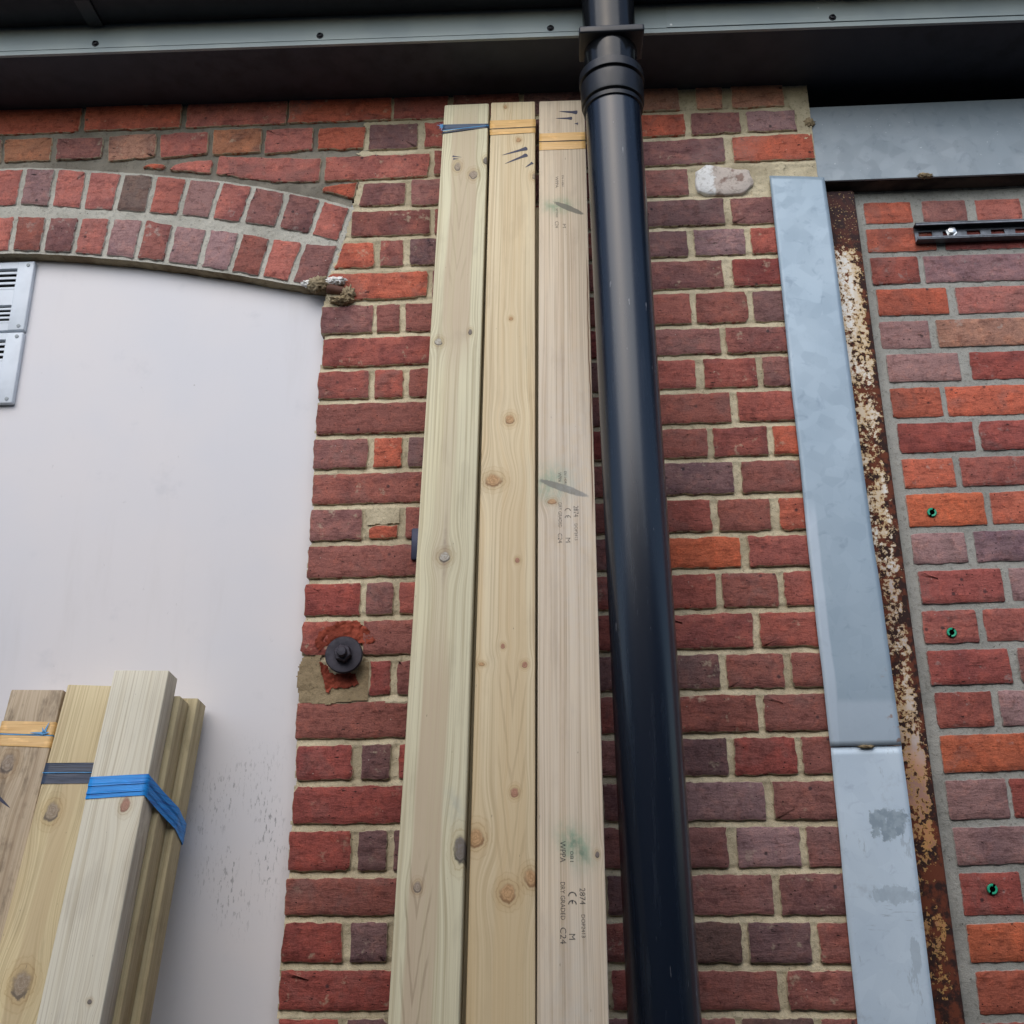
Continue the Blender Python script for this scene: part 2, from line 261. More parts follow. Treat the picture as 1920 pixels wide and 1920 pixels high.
 'AOt':[(-1.8406,2.9901),(-1.7683,3.0059),(-1.6933,3.0178),(-1.6167,3.0297),(-1.5436,3.0388),(-1.4639,3.0482),(-1.3912,3.0573),(-1.318,3.0622),(-1.1769,3.0622),(-1.1037,3.0573),(-1.031,3.0482),(-0.9513,3.0388),(-0.8782,3.0297),(-0.8016,3.0178),(-0.7266,3.0059),(-0.6543,2.9901),(-0.5787,2.9701),(-0.5013,2.9489),(-0.4361,2.9256)],
 'AOb':[(-1.8196,2.8945),(-1.7494,2.9083),(-1.679,2.9195),(-1.6083,2.9295),(-1.5337,2.9382),(-1.4601,2.9456),(-1.3882,2.9557),(-1.314,2.9618),(-1.1809,2.9618),(-1.1067,2.9557),(-1.0348,2.9456),(-0.9612,2.9382),(-0.8866,2.9295),(-0.8159,2.9195),(-0.7455,2.9083),(-0.6753,2.8945),(-0.5962,2.879),(-0.5244,2.8599),(-0.46,2.8374)],
 'AIt':[(-1.8211,2.8743),(-1.7502,2.8854),(-1.6739,2.8995),(-1.6061,2.916),(-1.5319,2.9233),(-1.4614,2.9264),(-1.389,2.9324),(-1.3151,2.9384),(-1.1798,2.9384),(-1.1059,2.9324),(-1.0335,2.9264),(-0.963,2.9233),(-0.8888,2.916),(-0.821,2.8995),(-0.7447,2.8854),(-0.6738,2.8743),(-0.6052,2.8567),(-0.535,2.8432),(-0.4586,2.832)],
 'AIb':[(-1.8035,2.7751),(-1.7356,2.7882),(-1.6624,2.803),(-1.5937,2.815),(-1.5237,2.8245),(-1.4544,2.834),(-1.3852,2.8409),(-1.316,2.8451),(-1.1789,2.8451),(-1.1097,2.8409),(-1.0405,2.834),(-0.9712,2.8245),(-0.9012,2.815),(-0.8325,2.803),(-0.7593,2.7882),(-0.6914,2.7751),(-0.6249,2.7595),(-0.56,2.744),(-0.4844,2.7295)],
 'uc':-1.2474,
 'PEDGE':[(-0.4238,2.9932),(-0.4325,2.9227),(-0.4543,2.8397),(-0.4719,2.7752),(-0.4817,2.7435),(-0.4853,2.6802),(-0.4776,2.6176),(-0.4849,2.5446),(-0.4818,2.4847),(-0.4859,2.3971),(-0.4841,2.3229),(-0.4844,2.2505),(-0.4841,2.1689),(-0.4875,2.0999),(-0.4862,2.0221),(-0.4862,1.9513),(-0.4896,1.8724),(-0.4889,1.7955),(-0.4877,1.7251),(-0.4897,1.6475),(-0.4904,1.5674),(-0.4915,1.4956),(-0.4923,1.4206),(-0.4921,1.3468),(-0.4941,1.2686),(-0.4947,1.1457)],
 'JL':[(-0.3367,3.1469),(-0.3346,3.0688),(-0.3326,2.9958),(-0.3306,2.9209),(-0.3286,2.8476),(-0.3266,2.7726),(-0.3245,2.6929),(-0.3224,2.6163),(-0.3204,2.5414),(-0.3184,2.4683),(-0.3164,2.3916),(-0.3144,2.3179),(-0.3124,2.2438),(-0.3104,2.1694),(-0.3084,2.0955),(-0.3064,2.0216),(-0.3044,1.9455),(-0.3024,1.8709),(-0.3003,1.7941),(-0.2983,1.721),(-0.2963,1.6453),(-0.2942,1.5669),(-0.2922,1.4945),(-0.2902,1.4202),(-0.2883,1.3461)],
 'JR':[(0.3682,3.1399),(0.3635,3.0741),(0.3581,2.9986),(0.3524,2.9194),(0.347,2.8441),(0.3417,2.7707),(0.3363,2.6947),(0.3304,2.6124),(0.3254,2.5435),(0.3201,2.4686),(0.3146,2.3928),(0.3095,2.3213),(0.3041,2.2452),(0.2987,2.1697),(0.2936,2.0984),(0.2881,2.0219),(0.2827,1.9463),(0.2774,1.8727),(0.2719,1.7962),(0.2665,1.7208),(0.2611,1.6451),(0.2555,1.5675),(0.2501,1.4919),(0.2447,1.4173),(0.2396,1.3457)],
 'IB':[([(0.6652,2.8707),(0.7653,2.8699),(0.7653,2.9229),(0.6652,2.9239)],
 'o'),([(0.7866,2.8697),(0.8794,2.869),(0.8794,2.9218),(0.7866,2.9227)],
 'p'),([(0.8984,2.8689),(0.994,2.8681),(0.994,2.9207),(0.8984,2.9217)],
 's'),([(1.0107,2.868),(1.1214,2.8671),(1.1214,2.9195),(1.0107,2.9206)],
 'o'),([(0.6616,2.8001),(0.8051,2.7992),(0.8051,2.8572),(0.6616,2.8583)],
 'o'),([(0.8228,2.7991),(1.0323,2.7979),(1.0323,2.8554),(0.8228,2.8571)],
 'R'),([(1.0487,2.7978),(1.1526,2.7972),(1.1526,2.8545),(1.0487,2.8553)],
 'p'),([(0.6619,2.7233),(0.761,2.7229),(0.761,2.7871),(0.6619,2.7877)],
 'r'),([(0.772,2.7228),(0.9819,2.7221),(0.9819,2.7858),(0.772,2.787)],
 'M'),([(0.9982,2.722),(1.1066,2.7216),(1.1066,2.785),(0.9982,2.7857)],
 'r'),([(0.6661,2.6482),(0.8097,2.6479),(0.8097,2.7103),(0.6661,2.7108)],
 'o'),([(0.827,2.6479),(1.0072,2.6476),(1.0072,2.7096),(0.827,2.7102)],
 's'),([(1.0233,2.6475),(1.1251,2.6473),(1.1251,2.7091),(1.0233,2.7095)],
 'o'),([(0.6636,2.5723),(0.7627,2.5723),(0.7627,2.6356),(0.6636,2.6358)],
 'm'),([(0.7777,2.5723),(0.9626,2.5724),(0.9626,2.6352),(0.7777,2.6356)],
 'n'),([(0.9786,2.5724),(1.09,2.5724),(1.09,2.635),(0.9786,2.6352)],
 'p'),([(0.6684,2.4971),(0.813,2.4974),(0.813,2.5599),(0.6684,2.5599)],
 'm'),([(0.8342,2.4974),(0.9871,2.4977),(0.9871,2.56),(0.8342,2.5599)],
 'R'),([(1.0029,2.4978),(1.1077,2.498),(1.1077,2.56),(1.0029,2.56)],
 'p'),([(0.6664,2.4188),(0.7663,2.4193),(0.7663,2.4849),(0.6664,2.4846)],
 'o'),([(0.7758,2.4193),(0.9534,2.4201),(0.9534,2.4852),(0.7758,2.4849)],
 'o'),([(0.969,2.4201),(1.0728,2.4206),(1.0728,2.4855),(0.969,2.4853)],
 'r'),([(0.6705,2.3431),(0.8189,2.344),(0.8189,2.4071),(0.6705,2.4065)],
 'R'),([(0.8293,2.3441),(0.9715,2.3449),(0.9715,2.4077),(0.8293,2.4071)],
 'R'),([(0.9869,2.345),(1.0893,2.3457),(1.0893,2.4082),(0.9869,2.4078)],
 'o'),([(0.6704,2.269),(0.77,2.2698),(0.77,2.3313),(0.6704,2.3307)],
 'o'),([(0.7812,2.2699),(0.9384,2.2712),(0.9384,2.3323),(0.7812,2.3314)],
 'r'),([(0.9537,2.2713),(1.0551,2.2721),(1.0551,2.3331),(0.9537,2.3324)],
 'm'),([(0.6688,2.1897),(0.8167,2.1912),(0.8167,2.2578),(0.6688,2.2566)],
 'O'),([(0.8279,2.1913),(0.9557,2.1926),(0.9557,2.2589),(0.8279,2.2579)],
 'o'),([(0.9708,2.1928),(1.0709,2.1938),(1.0709,2.2598),(0.9708,2.259)],
 'r'),([(0.668,2.1155),(0.7702,2.1167),(0.7702,2.1783),(0.668,2.1773)],
 'm'),([(0.7862,2.1169),(0.9276,2.1186),(0.9276,2.1799),(0.7862,2.1785)],
 'M'),([(0.9425,2.1188),(1.0415,2.12),(1.0415,2.1811),(0.9425,2.1801)],
 'o'),([(0.672,2.0375),(0.8262,2.0397),(0.8262,2.105),(0.672,2.1031)],
 'R'),([(0.841,2.0399),(0.9441,2.0413),(0.9441,2.1064),(0.841,2.1052)],
 'm'),([(0.9588,2.0415),(1.0516,2.0428),(1.0516,2.1077),(0.9588,2.1066)],
 'r'),([(0.6678,1.9619),(0.7684,1.9635),(0.7684,2.0265),(0.6678,2.025)],
 'r'),([(0.7811,1.9637),(0.921,1.9659),(0.921,2.0286),(0.7811,2.0266)],
 'r'),([(0.9355,1.9662),(1.0321,1.9677),(1.0321,2.0302),(0.9355,2.0288)],
 'm'),([(0.6683,1.8847),(0.8157,1.8874),(0.8157,1.9518),(0.6683,1.9495)],
 'R'),([(0.8311,1.8877),(0.9556,1.8899),(0.9556,1.9541),(0.8311,1.9521)],
 'p'),([(0.9699,1.8902),(1.0414,1.8914),(1.0414,1.9554),(0.9699,1.9543)],
 'r'),([(0.6712,1.8073),(0.7731,1.8094),(0.7731,1.8742),(0.6712,1.8724)],
 'r'),([(0.7854,1.8096),(0.9227,1.8123),(0.9227,1.8769),(0.7854,1.8744)],
 'm'),([(0.9369,1.8126),(1.0263,1.8144),(1.0263,1.8788),(0.9369,1.8772)],
 'p'),([(0.67,1.729),(0.8295,1.7325),(0.8295,1.7981),(0.67,1.7949)],
 'O'),([(0.8435,1.7328),(0.9554,1.7352),(0.9554,1.8006),(0.8435,1.7984)],
 'r'),([(0.9694,1.7356),(1.0204,1.7367),(1.0204,1.8019),(0.9694,1.8009)],
 'o'),([(0.6692,1.6483),(0.7748,1.6509),(0.7748,1.7189),(0.6692,1.7166)],
 'm'),([(0.7813,1.651),(0.9177,1.6543),(0.9177,1.722),(0.7813,1.719)],
 'R'),([(0.9315,1.6546),(1.0048,1.6564),(1.0048,1.7239),(0.9315,1.7223)],
 'm'),([(0.671,1.5726),(0.8308,1.5767),(0.8308,1.6398),(0.671,1.636)],
 'm'),([(0.8444,1.5771),(0.9533,1.5799),(0.9533,1.6427),(0.8444,1.6401)],
 'o'),([(0.6715,1.4912),(0.7743,1.494),(0.7743,1.5628),(0.6715,1.5602)],
 'R'),([(0.7842,1.4943),(0.9204,1.4981),(0.9204,1.5666),(0.7842,1.5631)],
 'o'),([(0.9338,1.4985),(0.9918,1.5001),(0.9918,1.5685),(0.9338,1.567)],
 'm'),([(0.671,1.417),(0.8175,1.4213),(0.8175,1.4828),(0.671,1.4788)],
 'O'),([(0.8308,1.4217),(0.941,1.425),(0.941,1.4863),(0.8308,1.4832)],
 'R'),([(0.6755,1.3377),(0.8217,1.3424),(0.8217,1.4091),(0.6755,1.4047)],
 'o'),([(0.8348,1.3428),(0.9348,1.346),(0.9348,1.4124),(0.8348,1.4095)],
 'm'),([(0.6724,1.2598),(0.7734,1.2632),(0.7734,1.3284),(0.6724,1.3253)],
 'r'),([(0.7864,1.2636),(0.9109,1.2678),(0.9109,1.3328),(0.7864,1.3289)],
 'm'),([(0.671,1.1833),(0.8113,1.1883),(0.8113,1.2521),(0.671,1.2473)],
 'R'),([(0.824,1.1888),(0.9212,1.1923),(0.9212,1.2558),(0.824,1.2525)],
 'o'),([(1.1324,2.8671),(1.2354,2.8663),(1.2354,2.9222),(1.1324,2.9232)],
 's'),([(1.2464,2.8662),(1.4614,2.8645),(1.4614,2.92),(1.2464,2.9221)],
 'p'),([(1.4724,2.8644),(1.5754,2.8636),(1.5754,2.9189),(1.4724,2.9199)],
 'm'),([(1.5864,2.8635),(1.8014,2.8619),(1.8014,2.9167),(1.5864,2.9188)],
 's'),([(1.8124,2.8618),(1.9154,2.861),(1.9154,2.9156),(1.8124,2.9166)],
 'r'),([(1.9264,2.8609),(2.1414,2.8592),(2.1414,2.9135),(1.9264,2.9155)],
 'p'),([(1.1636,2.7971),(1.3786,2.7958),(1.3786,2.8528),(1.1636,2.8544)],
 'o'),([(1.3896,2.7957),(1.6046,2.7944),(1.6046,2.851),(1.3896,2.8527)],
 'O'),([(1.6156,2.7944),(1.7186,2.7938),(1.7186,2.8501),(1.6156,2.8509)],
 'm'),([(1.7296,2.7937),(1.9446,2.7924),(1.9446,2.8484),(1.7296,2.85)],
 'p'),([(1.9556,2.7923),(2.1706,2.791),(2.1706,2.8466),(1.9556,2.8483)],
 'm'),([(1.1176,2.7216),(1.2206,2.7212),(1.2206,2.7843),(1.1176,2.785)],
 'R'),([(1.2316,2.7212),(1.4466,2.7204),(1.4466,2.783),(1.2316,2.7843)],
 'r'),([(1.4576,2.7203),(1.5606,2.7199),(1.5606,2.7823),(1.4576,2.7829)],
 'O'),([(1.5716,2.7199),(1.7866,2.7191),(1.7866,2.7809),(1.5716,2.7822)],
 'O'),([(1.7976,2.7191),(1.9006,2.7187),(1.9006,2.7803),(1.7976,2.7809)],
 'R'),([(1.9116,2.7186),(2.1266,2.7179),(2.1266,2.7789),(1.9116,2.7802)],
 'R'),([(1.1361,2.6473),(1.2391,2.6471),(1.2391,2.7087),(1.1361,2.7091)],
 'R'),([(1.2501,2.6471),(1.4651,2.6467),(1.4651,2.7079),(1.2501,2.7087)],
 'R'),([(1.4761,2.6467),(1.6911,2.6463),(1.6911,2.7071),(1.4761,2.7079)],
 'R'),([(1.7021,2.6463),(1.8051,2.6461),(1.8051,2.7066),(1.7021,2.707)],
 'p'),([(1.8161,2.6461),(2.0311,2.6457),(2.0311,2.7058),(1.8161,2.7066)],
 'R'),([(1.101,2.5724),(1.204,2.5724),(1.204,2.6348),(1.101,2.635)],
 's'),([(1.215,2.5724),(1.43,2.5725),(1.43,2.6344),(1.215,2.6348)],
 'm'),([(1.441,2.5725),(1.544,2.5725),(1.544,2.6342),(1.441,2.6344)],
 'o'),([(1.555,2.5725),(1.77,2.5725),(1.77,2.6337),(1.555,2.6341)],
 'O'),([(1.781,2.5725),(1.884,2.5725),(1.884,2.6335),(1.781,2.6337)],
 's'),([(1.895,2.5725),(2.11,2.5726),(2.11,2.6331),(1.895,2.6335)],
 's'),([(1.1187,2.498),(1.3337,2.4984),(1.3337,2.56),(1.1187,2.56)],
 'R'),([(1.3447,2.4985),(1.4477,2.4987),(1.4477,2.5601),(1.3447,2.56)],
 'o'),([(1.4587,2.4987),(1.6737,2.4992),(1.6737,2.5601),(1.4587,2.5601)],
 'o'),([(1.6847,2.4992),(1.8997,2.4996),(1.8997,2.5601),(1.6847,2.5601)],
 's'),([(1.9107,2.4997),(2.0137,2.4999),(2.0137,2.5602),(1.9107,2.5601)],
 'p'),([(1.0838,2.4206),(1.1868,2.421),(1.1868,2.4857),(1.0838,2.4855)],
 'm'),([(1.1978,2.4211),(1.4128,2.422),(1.4128,2.4862),(1.1978,2.4858)],
 'O'),([(1.4238,2.422),(1.5268,2.4225),(1.5268,2.4864),(1.4238,2.4862)],
 'm'),([(1.5378,2.4225),(1.7528,2.4234),(1.7528,2.4869),(1.5378,2.4865)],
 'r'),([(1.7638,2.4235),(1.8668,2.4239),(1.8668,2.4872),(1.7638,2.4869)],
 'o'),([(1.8778,2.424),(2.0928,2.4249),(2.0928,2.4876),(1.8778,2.4872)],
 'O'),([(1.1003,2.3457),(1.3153,2.3471),(1.3153,2.4092),(1.1003,2.4083)],
 'o'),([(1.3263,2.3472),(1.5413,2.3485),(1.5413,2.4101),(1.3263,2.4092)],
 'R'),([(1.5523,2.3486),(1.6553,2.3492),(1.6553,2.4106),(1.5523,2.4102)],
 'R'),([(1.6663,2.3493),(1.8813,2.3506),(1.8813,2.4116),(1.6663,2.4107)],
 'm'),([(1.8923,2.3507),(2.1073,2.352),(2.1073,2.4125),(1.8923,2.4116)],
 'o'),([(1.0661,2.2722),(1.1691,2.273),(1.1691,2.3338),(1.0661,2.3331)],
 'r'),([(1.1801,2.2731),(1.3951,2.2749),(1.3951,2.3352),(1.1801,2.3338)],
 's'),([(1.4061,2.2749),(1.5091,2.2758),(1.5091,2.3359),(1.4061,2.3353)],
 'O'),([(1.5201,2.2759),(1.7351,2.2776),(1.7351,2.3373),(1.5201,2.336)],
 'O'),([(1.7461,2.2777),(1.8491,2.2785),(1.8491,2.338),(1.7461,2.3374)],
 'm'),([(1.8601,2.2786),(2.0751,2.2803),(2.0751,2.3394),(1.8601,2.3381)],
 'o'),([(1.0819,2.1939),(1.1849,2.1949),(1.1849,2.2608),(1.0819,2.2599)],
 'p'),([(1.1959,2.195),(1.4109,2.1972),(1.4109,2.2626),(1.1959,2.2608)],
 'p'),([(1.4219,2.1973),(1.6369,2.1995),(1.6369,2.2644),(1.4219,2.2627)],
 'p'),([(1.6479,2.1996),(1.7509,2.2007),(1.7509,2.2653),(1.6479,2.2645)],
 'm'),([(1.7619,2.2008),(1.9769,2.203),(1.9769,2.2671),(1.7619,2.2654)],
 's'),([(1.9879,2.2031),(2.2029,2.2053),(2.2029,2.269),(1.9879,2.2672)],
 's'),([(1.0525,2.1201),(1.1555,2.1214),(1.1555,2.1822),(1.0525,2.1812)],
 'R'),([(1.1665,2.1215),(1.3815,2.1241),(1.3815,2.1845),(1.1665,2.1823)],
 'm'),([(1.3925,2.1242),(1.4955,2.1255),(1.4955,2.1857),(1.3925,2.1846)],
 's'),([(1.5065,2.1256),(1.7215,2.1282),(1.7215,2.188),(1.5065,2.1858)],
 'm'),([(1.7325,2.1284),(1.8355,2.1296),(1.8355,2.1891),(1.7325,2.1881)],
 'R'),([(1.8465,2.1297),(2.0615,2.1323),(2.0615,2.1914),(1.8465,2.1893)],
 'm'),([(1.0626,2.043),(1.2776,2.046),(1.2776,2.1105),(1.0626,2.1079)],
 'O'),([(1.2886,2.0462),(1.3916,2.0476),(1.3916,2.1118),(1.2886,2.1106)],
 's'),([(1.4026,2.0478),(1.6176,2.0508),(1.6176,2.1146),(1.4026,2.112)],
 'r'),([(1.6286,2.051),(1.8436,2.054),(1.8436,2.1173),(1.6286,2.1147)],
 'O'),([(1.8546,2.0541),(1.9576,2.0556),(1.9576,2.1187),(1.8546,2.1174)],
 's'),([(1.9686,2.0557),(2.1836,2.0588),(2.1836,2.1214),(1.9686,2.1188)],
 'O'),([(1.0431,1.9679),(1.1461,1.9695),(1.1461,2.0318),(1.0431,2.0303)],
 'm'),([(1.1571,1.9697),(1.3721,1.9731),(1.3721,2.035),(1.1571,2.0319)],
 'O'),([(1.3831,1.9733),(1.4861,1.9749),(1.4861,2.0366),(1.3831,2.0351)],
 'm'),([(1.4971,1.9751),(1.7121,1.9785),(1.7121,2.0397),(1.4971,2.0367)],
 'p'),([(1.7231,1.9787),(1.8261,1.9803),(1.8261,2.0413),(1.7231,2.0399)],
 'o'),([(1.8371,1.9805),(2.0521,1.9839),(2.0521,2.0445),(1.8371,2.0415)],
 's'),([(1.0524,1.8916),(1.2674,1.8955),(1.2674,1.959),(1.0524,1.9556)],
 'p'),([(1.2784,1.8957),(1.4934,1.8996),(1.4934,1.9626),(1.2784,1.9592)],
 'o'),([(1.5044,1.8998),(1.6074,1.9016),(1.6074,1.9644),(1.5044,1.9628)],
 's'),([(1.6184,1.9018),(1.8334,1.9057),(1.8334,1.968),(1.6184,1.9646)],
 'm'),([(1.8444,1.9059),(2.0594,1.9097),(2.0594,1.9716),(1.8444,1.9682)],
 'o'),([(1.0373,1.8146),(1.1403,1.8167),(1.1403,1.8808),(1.0373,1.879)],
 'p'),([(1.1513,1.8169),(1.3663,1.8212),(1.3663,1.8849),(1.1513,1.881)],
 'R'),([(1.3773,1.8214),(1.4803,1.8234),(1.4803,1.8869),(1.3773,1.8851)],
 'p'),([(1.4913,1.8237),(1.7063,1.8279),(1.7063,1.891),(1.4913,1.8871)],
 'p'),([(1.7173,1.8282),(1.8203,1.8302),(1.8203,1.893),(1.7173,1.8912)],
 'O'),([(1.8313,1.8304),(2.0463,1.8347),(2.0463,1.8971),(1.8313,1.8932)],
 'R'),([(1.0314,1.7369),(1.1344,1.7392),(1.1344,1.8042),(1.0314,1.8021)],
 'o'),([(1.1454,1.7394),(1.3604,1.7441),(1.3604,1.8087),(1.1454,1.8044)],
 'o'),([(1.3714,1.7443),(1.5864,1.749),(1.5864,1.8131),(1.3714,1.8089)],
 'o'),([(1.5974,1.7493),(1.7004,1.7515),(1.7004,1.8154),(1.5974,1.8134)],
 'p'),([(1.7114,1.7518),(1.9264,1.7565),(1.9264,1.8199),(1.7114,1.8156)],
 'O'),([(1.9374,1.7567),(2.1524,1.7614),(2.1524,1.8244),(1.9374,1.8201)],
 'R'),([(1.0158,1.6566),(1.1188,1.6591),(1.1188,1.7264),(1.0158,1.7242)],
 'O'),([(1.1298,1.6593),(1.3448,1.6645),(1.3448,1.7314),(1.1298,1.7267)],
 'p'),([(1.3558,1.6647),(1.4588,1.6672),(1.4588,1.7339),(1.3558,1.7316)],
 'm'),([(1.4698,1.6675),(1.6848,1.6726),(1.6848,1.7388),(1.4698,1.7341)],
 'p'),([(1.6958,1.6729),(1.7988,1.6753),(1.7988,1.7413),(1.6958,1.739)],
 'm'),([(1.8098,1.6756),(2.0248,1.6807),(2.0248,1.7462),(1.8098,1.7415)],
 'p'),([(0.9643,1.5802),(1.1793,1.5858),(1.1793,1.6481),(0.9643,1.643)],
 'p'),([(1.1903,1.586),(1.2933,1.5887),(1.2933,1.6508),(1.1903,1.6484)],
 'O'),([(1.3043,1.589),(1.5193,1.5946),(1.5193,1.6563),(1.3043,1.6511)],
 'O'),([(1.5303,1.5949),(1.7453,1.6005),(1.7453,1.6617),(1.5303,1.6565)],
 's'),([(1.7563,1.6007),(1.8593,1.6034),(1.8593,1.6644),(1.7563,1.6619)],
 'R'),([(1.8703,1.6037),(2.0853,1.6093),(2.0853,1.6698),(1.8703,1.6646)],
 'o'),([(1.0028,1.5004),(1.1058,1.5033),(1.1058,1.5714),(1.0028,1.5688)],
 'm'),([(1.1168,1.5036),(1.3318,1.5096),(1.3318,1.5773),(1.1168,1.5717)],
 'O'),([(1.3428,1.5099),(1.4458,1.5128),(1.4458,1.5803),(1.3428,1.5776)],
 'm'),([(1.4568,1.5131),(1.6718,1.5191),(1.6718,1.5862),(1.4568,1.5806)],
 'r'),([(1.6828,1.5194),(1.7858,1.5223),(1.7858,1.5891),(1.6828,1.5864)],
 'O'),([(1.7968,1.5226),(2.0118,1.5286),(2.0118,1.595),(1.7968,1.5894)],
 'r'),([(0.952,1.4254),(1.167,1.4318),(1.167,1.4926),(0.952,1.4866)],
 'p'),([(1.178,1.4321),(1.393,1.4385),(1.393,1.4989),(1.178,1.4929)],
 'm'),([(1.404,1.4389),(1.507,1.4419),(1.507,1.5021),(1.404,1.4992)],
 's'),([(1.518,1.4423),(1.733,1.4487),(1.733,1.5084),(1.518,1.5024)],
 'R'),([(1.744,1.449),(1.959,1.4554),(1.959,1.5147),(1.744,1.5087)],
 'R'),([(1.97,1.4557),(2.073,1.4588),(2.073,1.5179),(1.97,1.515)],
 'p'),([(0.9458,1.3463),(1.0488,1.3496),(1.0488,1.4158),(0.9458,1.4128)],
 'p'),([(1.0598,1.3499),(1.2748,1.3567),(1.2748,1.4226),(1.0598,1.4162)],
 'r'),([(1.2858,1.3571),(1.3888,1.3603),(1.3888,1.426),(1.2858,1.4229)],
 'R'),([(1.3998,1.3607),(1.6148,1.3675),(1.6148,1.4327),(1.3998,1.4263)],
 'm'),([(1.6258,1.3678),(1.7288,1.3711),(1.7288,1.4361),(1.6258,1.4331)],
 'R'),([(1.7398,1.3714),(1.9548,1.3782),(1.9548,1.4429),(1.7398,1.4365)],
 'p'),([(1.9658,1.3786),(2.0688,1.3819),(2.0688,1.4463),(1.9658,1.4432)],
 'r'),([(0.9219,1.2682),(1.0249,1.2717),(1.0249,1.3364),(0.9219,1.3331)],
 'R'),([(1.0359,1.272),(1.2509,1.2793),(1.2509,1.3436),(1.0359,1.3368)],
 'O'),([(1.2619,1.2797),(1.4769,1.2869),(1.4769,1.3507),(1.2619,1.3439)],
 'r'),([(1.4879,1.2873),(1.5909,1.2908),(1.5909,1.3543),(1.4879,1.3511)],
 'R'),([(1.6019,1.2911),(1.8169,1.2984),(1.8169,1.3615),(1.6019,1.3547)],
 'o'),([(1.8279,1.2988),(2.0429,1.306),(2.0429,1.3686),(1.8279,1.3618)],
 'm'),([(0.9322,1.1926),(1.0352,1.1963),(1.0352,1.2596),(0.9322,1.2561)],
 'r'),([(1.0462,1.1967),(1.2612,1.2044),(1.2612,1.2672),(1.0462,1.26)],
 'p'),([(1.2722,1.2048),(1.3752,1.2084),(1.3752,1.2711),(1.2722,1.2676)],
 'm'),([(1.3862,1.2088),(1.6012,1.2165),(1.6012,1.2787),(1.3862,1.2715)],
 'O'),([(1.6122,1.2169),(1.7152,1.2205),(1.7152,1.2826),(1.6122,1.2791)],
 'p'),([(1.7262,1.2209),(1.9412,1.2286),(1.9412,1.2902),(1.7262,1.2829)],
 'R'),([(1.9522,1.229),(2.0552,1.2327),(2.0552,1.294),(1.9522,1.2906)],
 'p')],
 'IJ':[((0.6455,2.9341),(1.2049,2.9287)),((0.6377,2.8647),(1.1919,2.8604)),((0.6298,2.7941),(1.1786,2.7908)),((0.6212,2.7172),(1.1642,2.7152)),((0.6128,2.6421),(1.15,2.6411)),((0.6043,2.5661),(1.1357,2.5662)),((0.5959,2.4907),(1.1215,2.4918)),((0.5871,2.4123),(1.1068,2.4145)),((0.5786,2.3363),(1.0925,2.3395)),((0.5703,2.262),(1.0785,2.2661)),((0.5614,2.1824),(1.0634,2.1875)),((0.5531,2.1079),(1.0494,2.1139)),((0.5443,2.0295),(1.0346,2.0364)),((0.5358,1.9536),(1.0203,1.9613)),((0.5271,1.876),(1.0056,1.8846)),((0.5184,1.7981),(0.9909,1.8075)),((0.5096,1.7193),(0.976,1.7295)),((0.5005,1.6381),(0.9607,1.6491)),((0.492,1.5617),(0.9462,1.5735)),((0.4828,1.4797),(0.9307,1.4922)),((0.4744,1.4049),(0.9166,1.4181)),((0.4655,1.3249),(0.9014,1.3387)),((0.4567,1.2463),(0.8865,1.2608)),((0.4481,1.1692),(0.8719,1.1843))],
 'FL1':[(0.4586,-0.008,2.9608),(0.5725,-0.008,2.9501),(0.5836,-0.008,1.7734),(0.4602,-0.008,1.7723)],
 'FL2':[(0.4615,-0.006,1.7716),(0.5842,-0.006,1.7727),(0.5835,-0.006,1.3319),(0.458,-0.006,1.3321)],
 'POST':[(0.5813,0.03,2.9615),(0.638,0.03,2.9225),(0.6424,0.03,2.387),(0.6481,0.03,1.8926),(0.6497,0.03,1.3327)],
 'LINT':[(0.5601,0.008,3.175),(1.0308,0.008,3.1928),(0.5642,0.008,2.9529),(0.9914,0.008,2.9502)],
 'RAIL':[(0.7581,0.03,2.864),(0.7522,0.03,2.8185),(0.9867,0.03,2.867),(0.9787,0.03,2.8179)],
 'RBOLT':(0.8368,0.04,2.8489),
 'PLUGS':[(0.7138,0.047,2.2179),(0.7179,0.047,1.9825),(0.7231,0.047,1.5346)],
 'BOLT':(-0.4048,-0.02,1.948),
 'BRK':[(-0.2873,-0.0,2.1931),(-0.2858,0.0,2.1301)],
 'VENT':[(-1.1318,0.02,2.8345),(-1.1319,0.02,2.6649),(-1.1316,0.02,2.6623),(-1.1287,0.02,2.4958)],
 'BOARD':[(-0.5011,0.03,2.7235),(-0.4936,0.03,1.3447)],
 'SOF':[(-1.2478,0.0,3.2267),(-0.666,0.0,3.2185),(0.3141,0.0,3.2),(1.0033,0.0,3.183)],
 'SOFZ':3.207,
 'SOFF':[(-1.1564,-0.1788,3.207),(-0.0785,-0.161,3.207),(0.9659,-0.1451,3.207)],
 'FTOP':[(-1.1791,-0.1616,3.2954),(-0.486,-0.1616,3.2793),(0.4105,-0.1616,3.2684),(-1.17,-0.1616,3.2362),(-0.0784,-0.1616,3.2203),(0.9592,-0.1616,3.2066)],
 'SCR':[(-0.9685,-0.1616,3.2461),(-0.484,-0.1616,3.2395),(0.0019,-0.1616,3.231),(0.5808,-0.1616,3.2234)],
 'GUT':[(-1.1432,-0.2299,3.297)],
 'PIPE':[(0.1198,-0.225,2.9116),(0.1308,-0.225,1.3751)],
 'PIPEZ':{'col0':(0.1209,-0.275,3.0429),
 'col1':(0.1202,-0.275,3.0239),
 'col2':(0.1199,-0.275,3.0164),
 'col3':(0.1183,-0.275,2.9765),
 'col4':(0.118,-0.275,2.9678),
 'clip0':(0.1231,-0.275,3.0978),
 'clip1':(0.124,-0.275,3.121),
 'line':(0.1216,-0.275,3.0606)},
